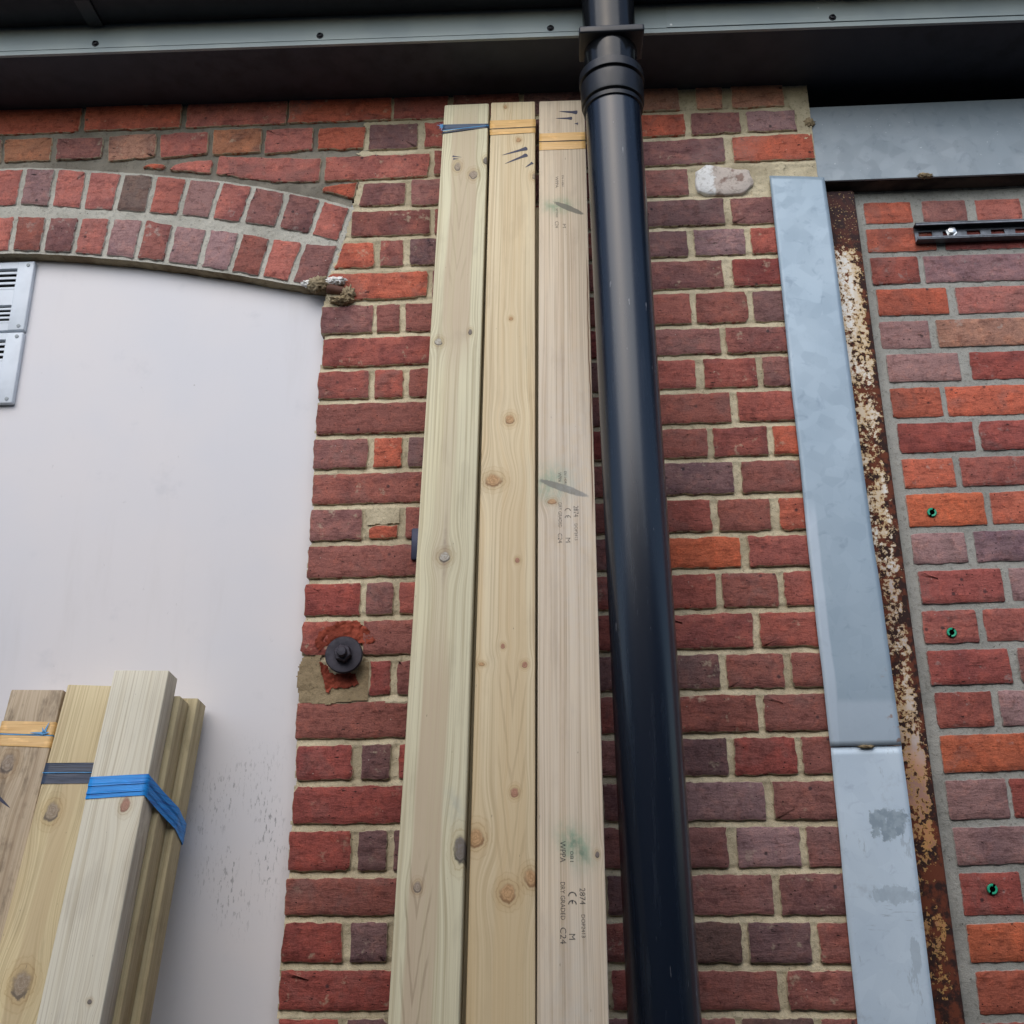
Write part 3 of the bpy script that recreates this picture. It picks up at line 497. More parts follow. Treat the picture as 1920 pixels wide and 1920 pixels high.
 'PL':{'p1':{'o':(-0.1823,-0.06,3.1345),
 'x':(0.9999,-0.0049,-0.0103),
 'y':(0.0031,0.9855,-0.1697),
 'z':(0.011,0.1697,0.9854),
 'w':0.1002,
 'f':{'knots':[(-0.0127,-0.1854),(0.0213,-0.2098),(0.0456,-0.1697),(-0.0318,-0.6387),(0.0274,-0.6169),(-0.0015,-1.0849),(0.0421,-1.5541),(-0.017,-1.6062)],
 'tape':[(-0.0482,-0.0606),(0.051,-0.0626),(-0.0471,-0.0864),(0.0514,-0.0819)]}},
 'p2':{'o':(-0.0821,-0.06,3.1349),
 'x':(1.0,0.0001,-0.0097),
 'y':(-0.0016,0.9869,-0.1612),
 'z':(0.0095,0.1612,0.9869),
 'w':0.0981,
 'f':{'knots':[(-0.0159,-0.0132),(0.0123,-0.1138),(0.0017,-0.5851),(0.0022,-0.8114),(-0.0251,-0.9359),(-0.0041,-1.2404),(0.0309,-1.272),(-0.0374,-1.2705),(0.0167,-1.4711),(-0.0396,-1.5366),(0.0081,-1.6132),(0.0408,-1.5921),(0.0177,-1.0896),(0.0471,-0.2195)],
 'tape':[(-0.0484,-0.0554),(0.0493,-0.0553),(-0.0475,-0.0984),(0.0493,-0.0951)],
 'marks':[(0.0315,-0.1396),(-0.0207,-0.1573),(0.0315,-0.1581),(-0.0148,-0.1821),(0.0426,-0.1816),(0.0272,-0.1945)]}},
 'p3':{'o':(0.0227,-0.06,3.1328),
 'x':(0.9999,0.0016,-0.0139),
 'y':(-0.0039,0.9869,-0.1613),
 'z':(0.0135,0.1614,0.9868),
 'w':0.096,
 'f':{'stain':[(0.0024,-0.3057),(-0.011,-0.9424),(0.0061,-1.5466)],
 'slit':[(-0.0254,-0.2875),(0.0468,-0.3301),(-0.0459,-0.9366),(0.0343,-0.9692)],
 'knots':[(-0.0249,-0.9788),(0.0381,-1.5591)],
 'tape':[(-0.0473,-0.0977),(0.0502,-0.0969),(-0.0472,-0.146),(0.0493,-0.1452)],
 'marks':[(0.0332,-0.0372),(-0.0064,-0.0323),(0.0217,-0.0544),(-0.0134,-0.053),(0.0338,-0.0709),(0.026,-0.0706)],
 't1':[(-0.0121,-0.2217),(-0.0123,-0.2529),(-0.0129,-0.3437),(-0.013,-0.3606),(0.0019,-0.3512),(0.0018,-0.3611),(-0.0127,-0.3095),(-0.0128,-0.3338),(-0.0001,-0.2192),(-0.0004,-0.2503),(0.0086,-0.2195),(0.0083,-0.2492),(0.0163,-0.2168)],
 't2':[(-0.0113,-0.9222),(-0.0115,-0.9413),(-0.0113,-0.9816),(-0.0117,-1.029),(-0.0117,-1.0401),(-0.0119,-1.0581),(0.0017,-0.9925),(0.0015,-1.0109),(0.0016,-1.0487),(0.0015,-1.0572),(0.0158,-0.9882),(0.0155,-1.0091),(0.0153,-1.0223),(0.0149,-1.0534),(-0.0016,-0.9202),(-0.0019,-0.9456),(0.0067,-0.9203),(0.0064,-0.9458),(0.015,-0.9194)],
 't3':[(-0.0116,-1.5407),(-0.0119,-1.5705),(-0.0121,-1.5975),(-0.0126,-1.6481),(-0.0119,-1.6579),(-0.0121,-1.6794),(0.0014,-1.6104),(0.0011,-1.6276),(0.0006,-1.6662),(0.0005,-1.6738),(0.0158,-1.6053),(0.0154,-1.6274),(0.0163,-1.6409),(0.0158,-1.6709),(0.0013,-1.5549),(0.0042,-1.5696)],
 'crack':[(0.0535,-0.6419),(0.0453,-1.1942),(0.046,-1.3013)]}},
 'a':{'o':(-0.9688,-0.03,1.8916),
 'x':(0.9999,-0.0019,-0.017),
 'y':(-0.0011,0.9841,-0.1774),
 'z':(0.0171,0.1773,0.984),
 'w':0.0992,
 'f':{'tape':[(-0.0464,-0.059),(0.0511,-0.0608),(-0.0444,-0.1042),(0.0505,-0.1077)],
 'mark':[(-0.017,-0.2005),(0.0047,-0.2141)],
 'knots':[(-0.0197,-0.1349)]}},
 'b':{'o':(-0.8595,-0.04,1.8964),
 'x':(0.999,-0.0122,-0.0431),
 'y':(0.0045,0.9843,-0.1763),
 'z':(0.0446,0.176,0.9834),
 'w':0.0973,
 'f':{'tape':[(-0.0486,-0.1445),(0.0378,-0.141),(-0.0474,-0.181),(0.0372,-0.1775)],
 'knots':[(-0.0175,-0.2277),(0.0046,-0.4975)]}},
 'c':{'o':(-0.7403,-0.118,1.9083),
 'x':(0.9997,-0.0065,-0.025),
 'y':(0.002,0.9845,-0.1754),
 'z':(0.0258,0.1753,0.9842),
 'w':0.098,
 'f':{'tape':[(-0.045,-0.1879),(0.0511,-0.1813),(-0.0458,-0.224),(0.05,-0.2166)],
 'knots':[(0.0199,-0.2318),(0.0267,-0.5254)]}}},
 'SKIM':[(-0.4839,1.8606),(-0.3629,1.8626),(-0.3659,1.8366),(-0.3809,1.8206),(-0.3989,1.8323),(-0.4093,1.844),(-0.4369,1.8464),(-0.4635,1.8487)],
 'SKIM2':[(0.4211,2.911),(0.486,2.9133),(0.4937,2.9975),(0.4369,2.9935),(0.4158,2.9836),(0.4218,2.9469)],
 'ENDM':[(0.5285,3.0548),(0.555,3.059),(0.5554,3.1799),(0.5105,3.1823),(0.5166,3.1477),(0.5301,3.1202)],
 'UNDER':[(-0.472,2.6847),(-0.425,2.6879),(-0.4369,2.7035),(-0.449,2.723),(-0.4805,2.7204)],
 'RUB':[[(-0.4657,1.9811),(-0.4565,1.9981),(-0.417,2.0146),(-0.3888,2.0161),(-0.366,1.9994),(-0.3522,1.9789),(-0.3648,1.9671),(-0.4156,1.9852),(-0.4428,1.9655),(-0.4585,1.9588)],[(-0.4554,1.9378),(-0.4351,1.9305),(-0.4304,1.9155),(-0.3878,1.9178),(-0.3789,1.895),(-0.4114,1.8907),(-0.4263,1.8929),(-0.4365,1.8793),(-0.447,1.9109)]],
 'DEB':[(-0.4969,-0.006,2.7353),(-0.5163,-0.006,2.7387),(-0.4611,-0.006,2.7429),(-0.4465,-0.006,2.6953),(-0.4326,-0.006,2.7099)],
 'STUB':[(-0.48,-0.004,2.7282),(-0.4408,0.004,2.7213)],
 'LTOP':(0.7043,0.008,3.1447),
 'SCUFF':[0.6157,1.6311]}
for o in list(bpy.data.objects): bpy.data.objects.remove(o)
scene = bpy.context.scene
COL = scene.collection
R = math.radians
# ------------------------------------------------------------------ camera
cd = bpy.data.cameras.new('camera'); cam = bpy.data.objects.new('camera', cd); COL.objects.link(cam)
c = D['CAM']
rx, up, fw = Vector(c['right']), Vector(c['up']), Vector(c['fwd'])
cam.matrix_world = Matrix(((rx.x, up.x, -fw.x, c['loc'][0]), (rx.y, up.y, -fw.y, c['loc'][1]), (rx.z, up.z, -fw.z, c['loc'][2]), (0, 0, 0, 1)))
cd.sensor_width = 36; cd.lens = c['lens']; cd.clip_start = .05; cd.clip_end = 500
scene.camera = cam
# ------------------------------------------------------------------ sky, sun, exposure
SUN_EL, SUN_ROT = 42, 195
w = bpy.data.worlds.new('World'); scene.world = w; w.use_nodes = True
nt = w.node_tree; nt.nodes.clear()
bg = nt.nodes.new('ShaderNodeBackground'); ou = nt.nodes.new('ShaderNodeOutputWorld'); sk = nt.nodes.new('ShaderNodeTexSky')
sk.sky_type = 'NISHITA'; sk.sun_disc = False; sk.sun_elevation = R(SUN_EL); sk.sun_rotation = R(SUN_ROT)
sk.dust_density = 1.6; sk.air_density = 1.0; sk.ozone_density = 1.0
bg.inputs['Strength'].default_value = .12
nt.links.new(sk.outputs[0], bg.inputs[0]); nt.links.new(bg.outputs[0], ou.inputs[0])
sl = bpy.data.lights.new('sun', 'SUN'); sun = bpy.data.objects.new('sun', sl); COL.objects.link(sun)
sl.energy = 1.5; sl.angle = R(75); sl.color = (1.0, .985, .96)
# the sun stands over the yard, in front of the wall and a little to the left
az = R(-100); el = R(SUN_EL)
sdir = Vector((math.cos(el) * math.cos(az), math.cos(el) * math.sin(az), math.sin(el)))
sun.rotation_euler = sdir.to_track_quat('Z', 'Y').to_euler()
sun.location = sdir * 20
vs = scene.view_settings
vs.view_transform = 'Standard'; vs.look = 'None'; vs.gamma = 1; vs.use_curve_mapping = False; vs.exposure = EXPOSURE = 0.47
scene.render.engine = 'CYCLES'
scene.cycles.max_bounces = 6; scene.cycles.diffuse_bounces = 3; scene.cycles.glossy_bounces = 3; scene.cycles.transparent_max_bounces = 6

# ------------------------------------------------------------------ node helpers
class X:
    nt = None
    def __init__(s, k): s.k = k
    def __add__(a, b): return mth('ADD', a, b)
    __radd__ = __add__
    def __sub__(a, b): return mth('SUBTRACT', a, b)
    def __rsub__(a, b): return mth('SUBTRACT', b, a)
    def __mul__(a, b): return mth('MULTIPLY', a, b)
    __rmul__ = __mul__
    def __truediv__(a, b): return mth('DIVIDE', a, b)
def put(inp, v):
    if isinstance(v, X): X.nt.links.new(v.k, inp)
    else:
        if inp.type == 'RGBA' and len(v) == 3: v = (*v, 1)
        inp.default_value = v
def mth(op, *a):
    n = X.nt.nodes.new('ShaderNodeMath'); n.operation = op
    for i, v in enumerate(a): put(n.inputs[i], v)
    return X(n.outputs[0])
def ab(a): return mth('ABSOLUTE', a)
def mx(a, b): return mth('MAXIMUM', a, b)
def mn(a, b): return mth('MINIMUM', a, b)
def vec(x, y, z):
    n = X.nt.nodes.new('ShaderNodeCombineXYZ')
    for i, v in enumerate((x, y, z)): put(n.inputs[i], v)
    return X(n.outputs[0])
def sep(v):
    n = X.nt.nodes.new('ShaderNodeSeparateXYZ'); put(n.inputs[0], v)
    return [X(n.outputs[i]) for i in range(3)]
def noise(v, scale=1., detail=3., rough=.55, dist=0.):
    n = X.nt.nodes.new('ShaderNodeTexNoise'); put(n.inputs['Vector'], v)
    n.inputs['Scale'].default_value = scale; n.inputs['Detail'].default_value = detail
    n.inputs['Roughness'].default_value = rough; n.inputs['Distortion'].default_value = dist
    return X(n.outputs[0])
def voro(v, scale, feature='F1'):
    n = X.nt.nodes.new('ShaderNodeTexVoronoi'); put(n.inputs['Vector'], v); n.inputs['Scale'].default_value = scale; n.feature = feature
    return X(n.outputs['Distance'])
def sm(x, a, b, lo=0., hi=1.):
    n = X.nt.nodes.new('ShaderNodeMapRange'); n.interpolation_type = 'SMOOTHSTEP'
    put(n.inputs[0], x)
    if a > b: a, b, lo, hi = b, a, hi, lo
    for i, v in ((1, a), (2, b), (3, lo), (4, hi)): n.inputs[i].default_value = v
    return X(n.outputs[0])
def mix(a, b, f, mode='MIX'):
    n = X.nt.nodes.new('ShaderNodeMix'); n.data_type = 'RGBA'; n.blend_type = mode
    put(n.inputs[0], f); put(n.inputs[6], a); put(n.inputs[7], b)
    return X(n.outputs[2])
def ramp(x, pts):
    n = X.nt.nodes.new('ShaderNodeFloatCurve'); cv = n.mapping.curves[0]
    cv.points[0].location = pts[0]; cv.points[1].location = pts[-1]
    for p in pts[1:-1]: cv.points.new(*p)
    for p in cv.points: p.handle_type = 'VECTOR'
    n.mapping.update(); put(n.inputs['Value'], x)
    return X(n.outputs[0])
def coord(kind='Object'):
    n = X.nt.nodes.new('ShaderNodeTexCoord'); return X(n.outputs[kind])
def objinfo(k):
    n = X.nt.nodes.new('ShaderNodeObjectInfo'); return X(n.outputs[k])
def attr(name):
    n = X.nt.nodes.new('ShaderNodeAttribute'); n.attribute_name = name; return X(n.outputs['Fac'])
def vadd(a, b):
    n = X.nt.nodes.new('ShaderNodeVectorMath'); put(n.inputs[0], a); put(n.inputs[1], b); return X(n.outputs[0])
def begin(name):
    m = bpy.data.materials.new(name); m.use_nodes = True; X.nt = m.node_tree
    return m
def finish(m, col, rough=.8, bump=None, bstr=.3, bdist=.001, metal=0., spec=.5):
    b = X.nt.nodes['Principled BSDF']
    put(b.inputs['Base Color'], col); put(b.inputs['Roughness'], rough); put(b.inputs['Metallic'], metal)
    put(b.inputs['Specular IOR Level'], spec)
    if bump is not None:
        n = X.nt.nodes.new('ShaderNodeBump'); n.inputs['Strength'].default_value = bstr; n.inputs['Distance'].default_value = bdist
        put(n.inputs['Height'], bump); X.nt.links.new(n.outputs[0], b.inputs['Normal'])
    return m
def lin(r, g, b, k=1.):
    f = lambda v: ((v / 255 + .055) / 1.055) ** 2.4 if v > 10 else v / 255 / 12.92
    return (f(r) * k, f(g) * k, f(b) * k)

# ------------------------------------------------------------------ mesh helpers
def link(o, parent=None):
    COL.objects.link(o)
    if parent: o.parent = parent
    return o
def tag(o, label=None, cat=None, group=None, kind=None):
    if label: o['label'] = label
    if cat: o['category'] = cat
    if group: o['group'] = group
    if kind: o['kind'] = kind
    return o
def empty(name, loc=(0, 0, 0)):
    o = bpy.data.objects.new(name, None); o.location = loc; o.empty_display_size = .1
    return link(o)
def mesh(name, vs_, fs, mat, parent=None, smooth=False, attrs=None):
    me = bpy.data.meshes.new(name); me.from_pydata([tuple(v) for v in vs_], [], fs)
    if mat: me.materials.append(mat)
    if smooth: me.polygons.foreach_set('use_smooth', [True] * len(me.polygons))
    if attrs:
        for k, a in attrs.items():
            at = me.attributes.new(k, 'FLOAT', 'POINT'); at.data.foreach_set('value', a)
    me.update()
    return link(bpy.data.objects.new(name, me), parent)
def bmobj(name, bm, mat, parent=None, smooth=False, ang=None):
    bmesh.ops.recalc_face_normals(bm, faces=bm.faces)
    me = bpy.data.meshes.new(name); bm.to_mesh(me); bm.free()
    if mat: me.materials.append(mat)
    if smooth:
        me.polygons.foreach_set('use_smooth', [True] * len(me.polygons))
        if ang: me.set_sharp_from_angle(angle=R(ang))
    return link(bpy.data.objects.new(name, me), parent)
def bx(bm, x0, x1, y0, y1, z0, z1, bev=0., seg=2):
    r = bmesh.ops.create_cube(bm, size=1)
    for v in r['verts']:
        v.co = ((x0 + x1) / 2 + v.co.x * (x1 - x0), (y0 + y1) / 2 + v.co.y * (y1 - y0), (z0 + z1) / 2 + v.co.z * (z1 - z0))
    if bev:
        es = list({e for v in r['verts'] for e in v.link_edges})
        bmesh.ops.bevel(bm, geom=es, offset=bev, segments=seg, affect='EDGES', profile=.5)
def box(name, x0, x1, y0, y1, z0, z1, mat, parent=None, bev=0., seg=2):
    bm = bmesh.new(); bx(bm, x0, x1, y0, y1, z0, z1, bev, seg)
    return bmobj(name, bm, mat, parent, bev > 0, 40)
def lathe(name, prof, mat, parent=None, n=48, a0=Vector((0, 0, 0)), axis=None, ang=35):
    # prof: (radius, height) along the axis
    bm = bmesh.new(); rings = []
    z = (axis or Vector((0, 0, 1))).normalized(); x = z.orthogonal().normalized(); y = z.cross(x)
    for r_, h in prof:
        rings.append([bm.verts.new(a0 + z * h + (x * math.cos(t) + y * math.sin(t)) * r_) for t in [2 * math.pi * i / n for i in range(n)]])
    for a, b in zip(rings, rings[1:]):
        for i in range(n): bm.faces.new((a[i], a[(i + 1) % n], b[(i + 1) % n], b[i]))
    if prof[0][0] > 1e-5: bm.faces.new(rings[0])
    if prof[-1][0] > 1e-5: bm.faces.new(rings[-1])
    return bmobj(name, bm, mat, parent, True, ang)
RNG = np.random.RandomState(7)
TAB = RNG.rand(256, 256)
def vn(x, y):
    x = np.asarray(x, float); y = np.asarray(y, float)
    xi = np.floor(x).astype(int); yi = np.floor(y).astype(int); fx = x - xi; fy = y - yi
    fx = fx * fx * (3 - 2 * fx); fy = fy * fy * (3 - 2 * fy)
    g = lambda a, b: TAB[a % 256, b % 256]
    return (g(xi, yi) * (1 - fx) + g(xi + 1, yi) * fx) * (1 - fy) + (g(xi, yi + 1) * (1 - fx) + g(xi + 1, yi + 1) * fx) * fy
def fbm(x, y, s, o=3):
    t = 0; a = 1; n = 0
    for i in range(o): t = t + a * vn(x * s + 17 * i, y * s + 31 * i); n += a; a *= .55; s *= 2.1
    return t / n - .5
def inside(pts, poly):
    x, y = pts[:, 0], pts[:, 1]; ok = np.zeros(len(pts), bool); n = len(poly)
    for i in range(n):
        x0, y0 = poly[i]; x1, y1 = poly[(i + 1) % n]
        c_ = ((y0 > y) != (y1 > y)); t = (x1 - x0) * (y - y0) / (y1 - y0 + 1e-12) + x0
        ok ^= c_ & (x < t)
    return ok
def sheet(name, u0, u1, v0, v1, step, depth, keep, mat, parent):
    """relief sheet in the wall plane: depth(u,v) gives y, keep(u,v) a mask on cells"""
    nu = int((u1 - u0) / step) + 1; nv = int((v1 - v0) / step) + 1
    U, V = np.meshgrid(np.linspace(u0, u1, nu), np.linspace(v0, v1, nv))
    Y = depth(U, V)
    co = np.stack([U, Y, V], -1).reshape(-1, 3)
    cu = (U[:-1, :-1] + U[1:, 1:]) / 2; cv = (V[:-1, :-1] + V[1:, 1:]) / 2
    k = keep(cu, cv) if keep else np.ones_like(cu, bool)
    a = np.arange(nu * nv).reshape(nv, nu)
    q = np.stack([a[:-1, :-1], a[:-1, 1:], a[1:, 1:], a[1:, :-1]], -1)[k]
    us = np.unique(q); rm = np.full(nu * nv, -1); rm[us] = np.arange(len(us)); q = rm[q]
    me = bpy.data.meshes.new(name)
    me.vertices.add(len(us)); me.vertices.foreach_set('co', co[us].ravel())
    me.loops.add(q.size); me.loops.foreach_set('vertex_index', q.ravel())
    me.polygons.add(len(q)); me.polygons.foreach_set('loop_start', np.arange(0, q.size, 4)); me.polygons.foreach_set('loop_total', np.full(len(q), 4))
    me.update(); me.validate()
    me.polygons.foreach_set('use_smooth', [True] * len(me.polygons))
    if mat: me.materials.append(mat)
    return link(bpy.data.objects.new(name, me), parent)

# ------------------------------------------------------------------ materials
def m_brick(name, mort):
    m = begin(name); P_ = coord(); rnd = objinfo('Random'); base = objinfo('Color')
    p = vadd(P_, vec(rnd * 31., rnd * 17., rnd * 53.))
    px, py, pz = sep(p)
    big = noise(p, 13, 3, .55, .6); mid = noise(p, 48, 4, .62, .4); fine = noise(p, 380, 3, .6)
    r2 = mth('FRACT', rnd * 7.31); r3 = mth('FRACT', rnd * 13.7)
    c1 = mix(base, mix(base, (.66, .68, .76), 1., 'MULTIPLY'), sm(big, .44, .62) * r2 * .9)
    c1 = mix(c1, mix(c1, (.19, .13, .12), .40), sm(noise(vadd(p, (9., 2., 4.)), 17, 4, .6, .5), .50, .66) * r3)
    c1 = mix(c1, mix(c1, (1.22, 1.12, 1.05), 1., 'MULTIPLY'), sm(mid, .48, .68))
    c1 = mix(c1, mix(c1, (.66, .62, .63), 1., 'MULTIPLY'), sm(noise(vadd(p, (6., 6., 2.)), 70, 3, .7, .3), .50, .66) * .75)
    cre = noise(vec(px * 26., py * 26., pz * 95.), 1., 4, .68)
    c1 = mix(c1, mix(c1, (.58, .54, .55), 1., 'MULTIPLY'), sm(cre, .53, .68) * .75)
    c1 = mix(c1, mix(c1, (.74, .73, .73), 1., 'MULTIPLY'), sm(fine, .45, .62) * .8)
    c1 = mix(c1, (.03, .026, .032), sm(voro(vadd(p, (2., 7., 9.)), 34), .16, .07) * sm(noise(p, 9, 1), .52, .60) * .75)
    # burnt specks, open creases and lime specks
    c1 = mix(c1, (.02, .014, .016), sm(voro(p, 75), .12, .06) * sm(noise(p, 25, 1), .45, .6) * .85)
    c1 = mix(c1, (.014, .010, .010), sm(noise(vec(px * 45., py * 45., pz * 170.), 1., 4, .65), .655, .70) * .9)
    c1 = mix(c1, (.55, .5, .44), sm(voro(vadd(p, (3., 5., 1.)), 60), .075, .03) * sm(noise(p, 19, 1), .52, .62) * .8)
    c1 = mix(c1, mort, sm(noise(vadd(p, (1., 8., 3.)), 36, 3, .7), .60, .72) * .40 * sm(r2, .2, .8))
    gp = X.nt.nodes.new('ShaderNodeNewGeometry'); gpos = X(gp.outputs['Position'])
    c1 = mix(c1, (.42, .38, .36), sm(noise(gpos, 4.2, 4, .65, .4), .58, .76) * sm(fine, .3, .6) * .28)
    c1 = mix(c1, mix(c1, (.62, .62, .64), 1., 'MULTIPLY'), sm(noise(vadd(gpos, (7., 3., 1.)), 3.1, 4, .6), .50, .68) * .6)
    rim = attr('rim')
    c1 = mix(c1, mort, rim * sm(noise(p, 80, 4, .6), .38, .52) * .9)
    h = fine * .18 + mid * .8 + cre * .9 - sm(voro(p, 75), .12, .06) * .5
    return finish(m, c1, .9, h, .95, .0032, 0, .25)
def m_mortar(name, col, dirt, coarse=1.):
    m = begin(name); p = coord()
    a = noise(p, 9, 3); b = noise(p, 120 * coarse, 4, .65); d = noise(p, 520, 2)
    c1 = mix(col, mix(col, dirt, 1., 'MULTIPLY'), sm(a, .40, .62) * .75)
    c1 = mix(c1, mix(c1, (.55, .54, .52), 1., 'MULTIPLY'), sm(b, .52, .68) * .6)
    c1 = mix(c1, mix(c1, (1.3, 1.28, 1.2), 1., 'MULTIPLY'), sm(d, .52, .7) * .6)
    c1 = mix(c1, (.03, .026, .022), sm(noise(p, 210, 2), .70, .74) * .8)
    return finish(m, c1, .95, b + d * .4, .8, .0025, 0, .2)
BUFF = lin(205, 193, 164); GREY = lin(188, 185, 174); CGREY = lin(162, 161, 154)
M_PIER = m_brick('old_brick', BUFF); M_ARCH = m_brick('arch_brick', GREY); M_INF = m_brick('infill_brick', CGREY)
M_BUFF = m_mortar('buff_mortar', BUFF, (.62, .60, .58)); M_GREY = m_mortar('grey_mortar', GREY, (.75, .75, .74)); M_CEM = m_mortar('rough_cement', lin(140, 134, 122), (.6, .6, .6), .7)
M_IMORT = m_mortar('cement_mortar', CGREY, (.75, .76, .76))
M_DIRT = m_mortar('dirty_soffit', lin(160, 146, 120), (.55, .46, .40), .6)
M_RUBBLE = m_mortar('broken_brick', lin(158, 78, 60), (.36, .33, .34), .35)
M_PATCH = m_mortar('patch_mortar', lin(160, 143, 114), (.8, .78, .76), .9)

PAL = dict(r=(156, 78, 66), R=(146, 66, 58), o=(188, 86, 58), O=(206, 94, 52), t=(178, 114, 78), s=(176, 98, 86), b=(140, 80, 70), p=(136, 88, 82), d=(116, 84, 82),
           m=(150, 114, 112), M=(138, 104, 108), g=(106, 92, 85), k=(84, 66, 62), n=(176, 122, 96), w=(200, 195, 188))


def wood(name, base, heart, late, knots=(), band=None, stains=(), cath=None, fine=1., seed=0., crack=None, gold=None, dirt=0.):
    m = begin(name); x, y, z = sep(coord())
    wn = noise(vec(x * 5. + seed, y * 5., z * 1.1), 1., 2, .5) - .5
    xw = x + wn * .016
    for (u, v, ru, rv, _) in knots:
        dx = x - u; dz = z - v
        g = mth('EXPONENT', (mth('POWER', ab(dx / (2.6 * ru)), 2.) + mth('POWER', ab(dz / (3.4 * rv)), 2.)) * -1.)
        xw = xw - dx * g * .85
    s1 = noise(vec(xw * 330. * fine, y * 90., z * 2.2 + seed), 1., 3, .6)
    s2 = noise(vec(xw * 60., y * 40., z * .7 + seed), 1., 3, .55)
    s3 = noise(vec(x * 9., y * 9., z * 3. + seed), 1., 3, .6)
    col = mix(base, late, sm(s2, .46, .70) * .55)
    col = mix(col, mix(col, (.77, .73, .69), 1., 'MULTIPLY'), sm(s1, .45, .64) * .85)
    col = mix(col, mix(col, (.82, .79, .75), 1., 'MULTIPLY'), sm(noise(vec(xw * 130., y * 50., z * .9 + seed), 1., 3, .6), .52, .62) * .7)
    col = mix(col, mix(col, (1.08, 1.06, 1.02), 1., 'MULTIPLY'), sm(s3, .5, .7) * .8)
    col = mix(col, mix(col, (.86, .85, .85), 1., 'MULTIPLY'), sm(noise(vec(x * 25., y * 25., z * 7. + seed), 1., 4, .6), .52, .68) * .7)
    if band:
        for (c0, hw, v0, v1, amt) in band:
            wob = (noise(vec(0. * x + seed, 0., z * 2.5), 1., 2) - .5) * .03
            msk = sm(ab(x - c0 - wob), hw * 1.12, hw * .85) * sm(z, v0 - .12, v0 + .05) * sm(z, v1 + .05, v1 - .12)
            col = mix(col, mix(heart, late, sm(s2, .40, .68) * .6), msk * amt)
    if cath:
        n_c = noise(vec(x * 60. + seed, 0., z * 9.), 1., 3) * 5.
        for (u, v0, v1, hw, slope, fr, amt) in cath:
            dx = ab(x - u)
            ph = mth('SINE', (z - dx * slope + wn * .06 + (noise(vec(x * 30. + seed, 0., z * 5.), 1., 3) - .5) * .07) * (fr * 6.283) + n_c)
            msk = sm(dx, hw, hw * .75) * sm(z, v0, v0 + .05) * sm(z, v1, v1 - .05)
            col = mix(col, mix(col, (.52, .46, .42), 1., 'MULTIPLY'), sm(ph, .55, .98) * msk * amt)
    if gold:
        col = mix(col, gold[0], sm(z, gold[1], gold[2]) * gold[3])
    sn_ = noise(vec(x * 70., y, z * 45.), 1., 4, .65) * 1.5 + .15 if stains else 0
    for (u, v, ru, rv, colr, amt, ang) in stains:
        ca, sa = math.cos(ang), math.sin(ang)
        dx = (x - u) * ca + (z - v) * sa; dz = (z - v) * ca - (x - u) * sa
        g = mth('EXPONENT', (mth('POWER', ab(dx / ru), 2.) + mth('POWER', ab(dz / rv), 2.)) * -1.)
        g = g * (sm(sn_, .62, 1.15) * .75 + .22) if rv > .01 or ru < .01 else sm(g + (sn_ - .9) * .35, .28, .46)
        col = mix(col, colr, mn(g * amt, .92))
    if knots:
        n1 = noise(vec(x * 150., y, z * 150.), 1., 2) - .5; n2 = noise(vec(x * 75., y, z * 60.), 1., 4, .62) - .5; n3 = sm(noise(vec(x * 190., y, z * 190.), 1., 3, .6), .42, .62)
    for (u, v, ru, rv, (kc, kd)) in knots:
        ru *= .84; rv *= .84
        dx = (x - u) + n1 * (ru * .5); dz = z - v
        r = mth('SQRT', mth('POWER', ab(dx / ru), 2.) + mth('POWER', ab(dz / rv), 2.)); rr = r + n2 * 1.1
        col = mix(col, mix(col, (.86, .79, .70), 1., 'MULTIPLY'), sm(rr, 2.8, .8) * .8)
        rg = sm(mth('SINE', rr * 9.), .55, .95) * sm(rr, 3.2, 1.2) * sm(rr, .9, 1.2)
        col = mix(col, mix(col, (.74, .66, .56), 1., 'MULTIPLY'), rg * .55)
        col = mix(col, mix(kc, mix(kc, (.55, .48, .42), 1., 'MULTIPLY'), mx(n3, sm(mth('SINE', rr * 14.), .3, .9)) * .75), sm(rr, 1.15, .70) * .78)
        arc = sm(dz / rv + n2 * 2., .6, -.8)
        col = mix(col, kd, sm(ab(rr - 1.), .30, .04) * (arc * .7 + .12))
    if crack:
        u, v0, v1 = crack
        cx = x - u - (noise(vec(0. * x, 3.3, z * 6.), 1., 3) - .5) * .010
        col = mix(col, (.16, .085, .05), sm(ab(cx), .0016, .0006) * sm(z, v0, v0 + .1) * sm(z, v1, v1 - .1) * .9)
    fl = sm(noise(vec(x * 260., y * 260., z * 60. + seed), 1., 2), .735, .76)
    col = mix(col, (.10, .08, .06), fl * .55)
    if dirt:
        col = mix(col, mix(col, (.42, .40, .39), 1., 'MULTIPLY'), sm(noise(vec(x * 40., y * 40., z * 14. + seed), 1., 5, .7), .47, .68) * dirt)
    return finish(m, col, .72, s1 + s2, .25, .0008, 0, .3)

def plain(name, col, rough=.5, metal=0., spec=.5, bump=0., var=.12, scale=40):
    m = begin(name); p = coord()
    a = noise(p, scale, 4, .6); b = noise(p, scale * .12, 2)
    cc = mix(mix(col, (1 - var * 2,) * 3, sm(a, .4, .7), 'MULTIPLY'), mix(col, (1 + var,) * 3, 1., 'MULTIPLY'), sm(b, .35, .7))
    rr = sm(a, .3, .7) * .12 + (rough - .06)
    return finish(m, cc, rr, a if bump else None, bump, .001, metal, spec)

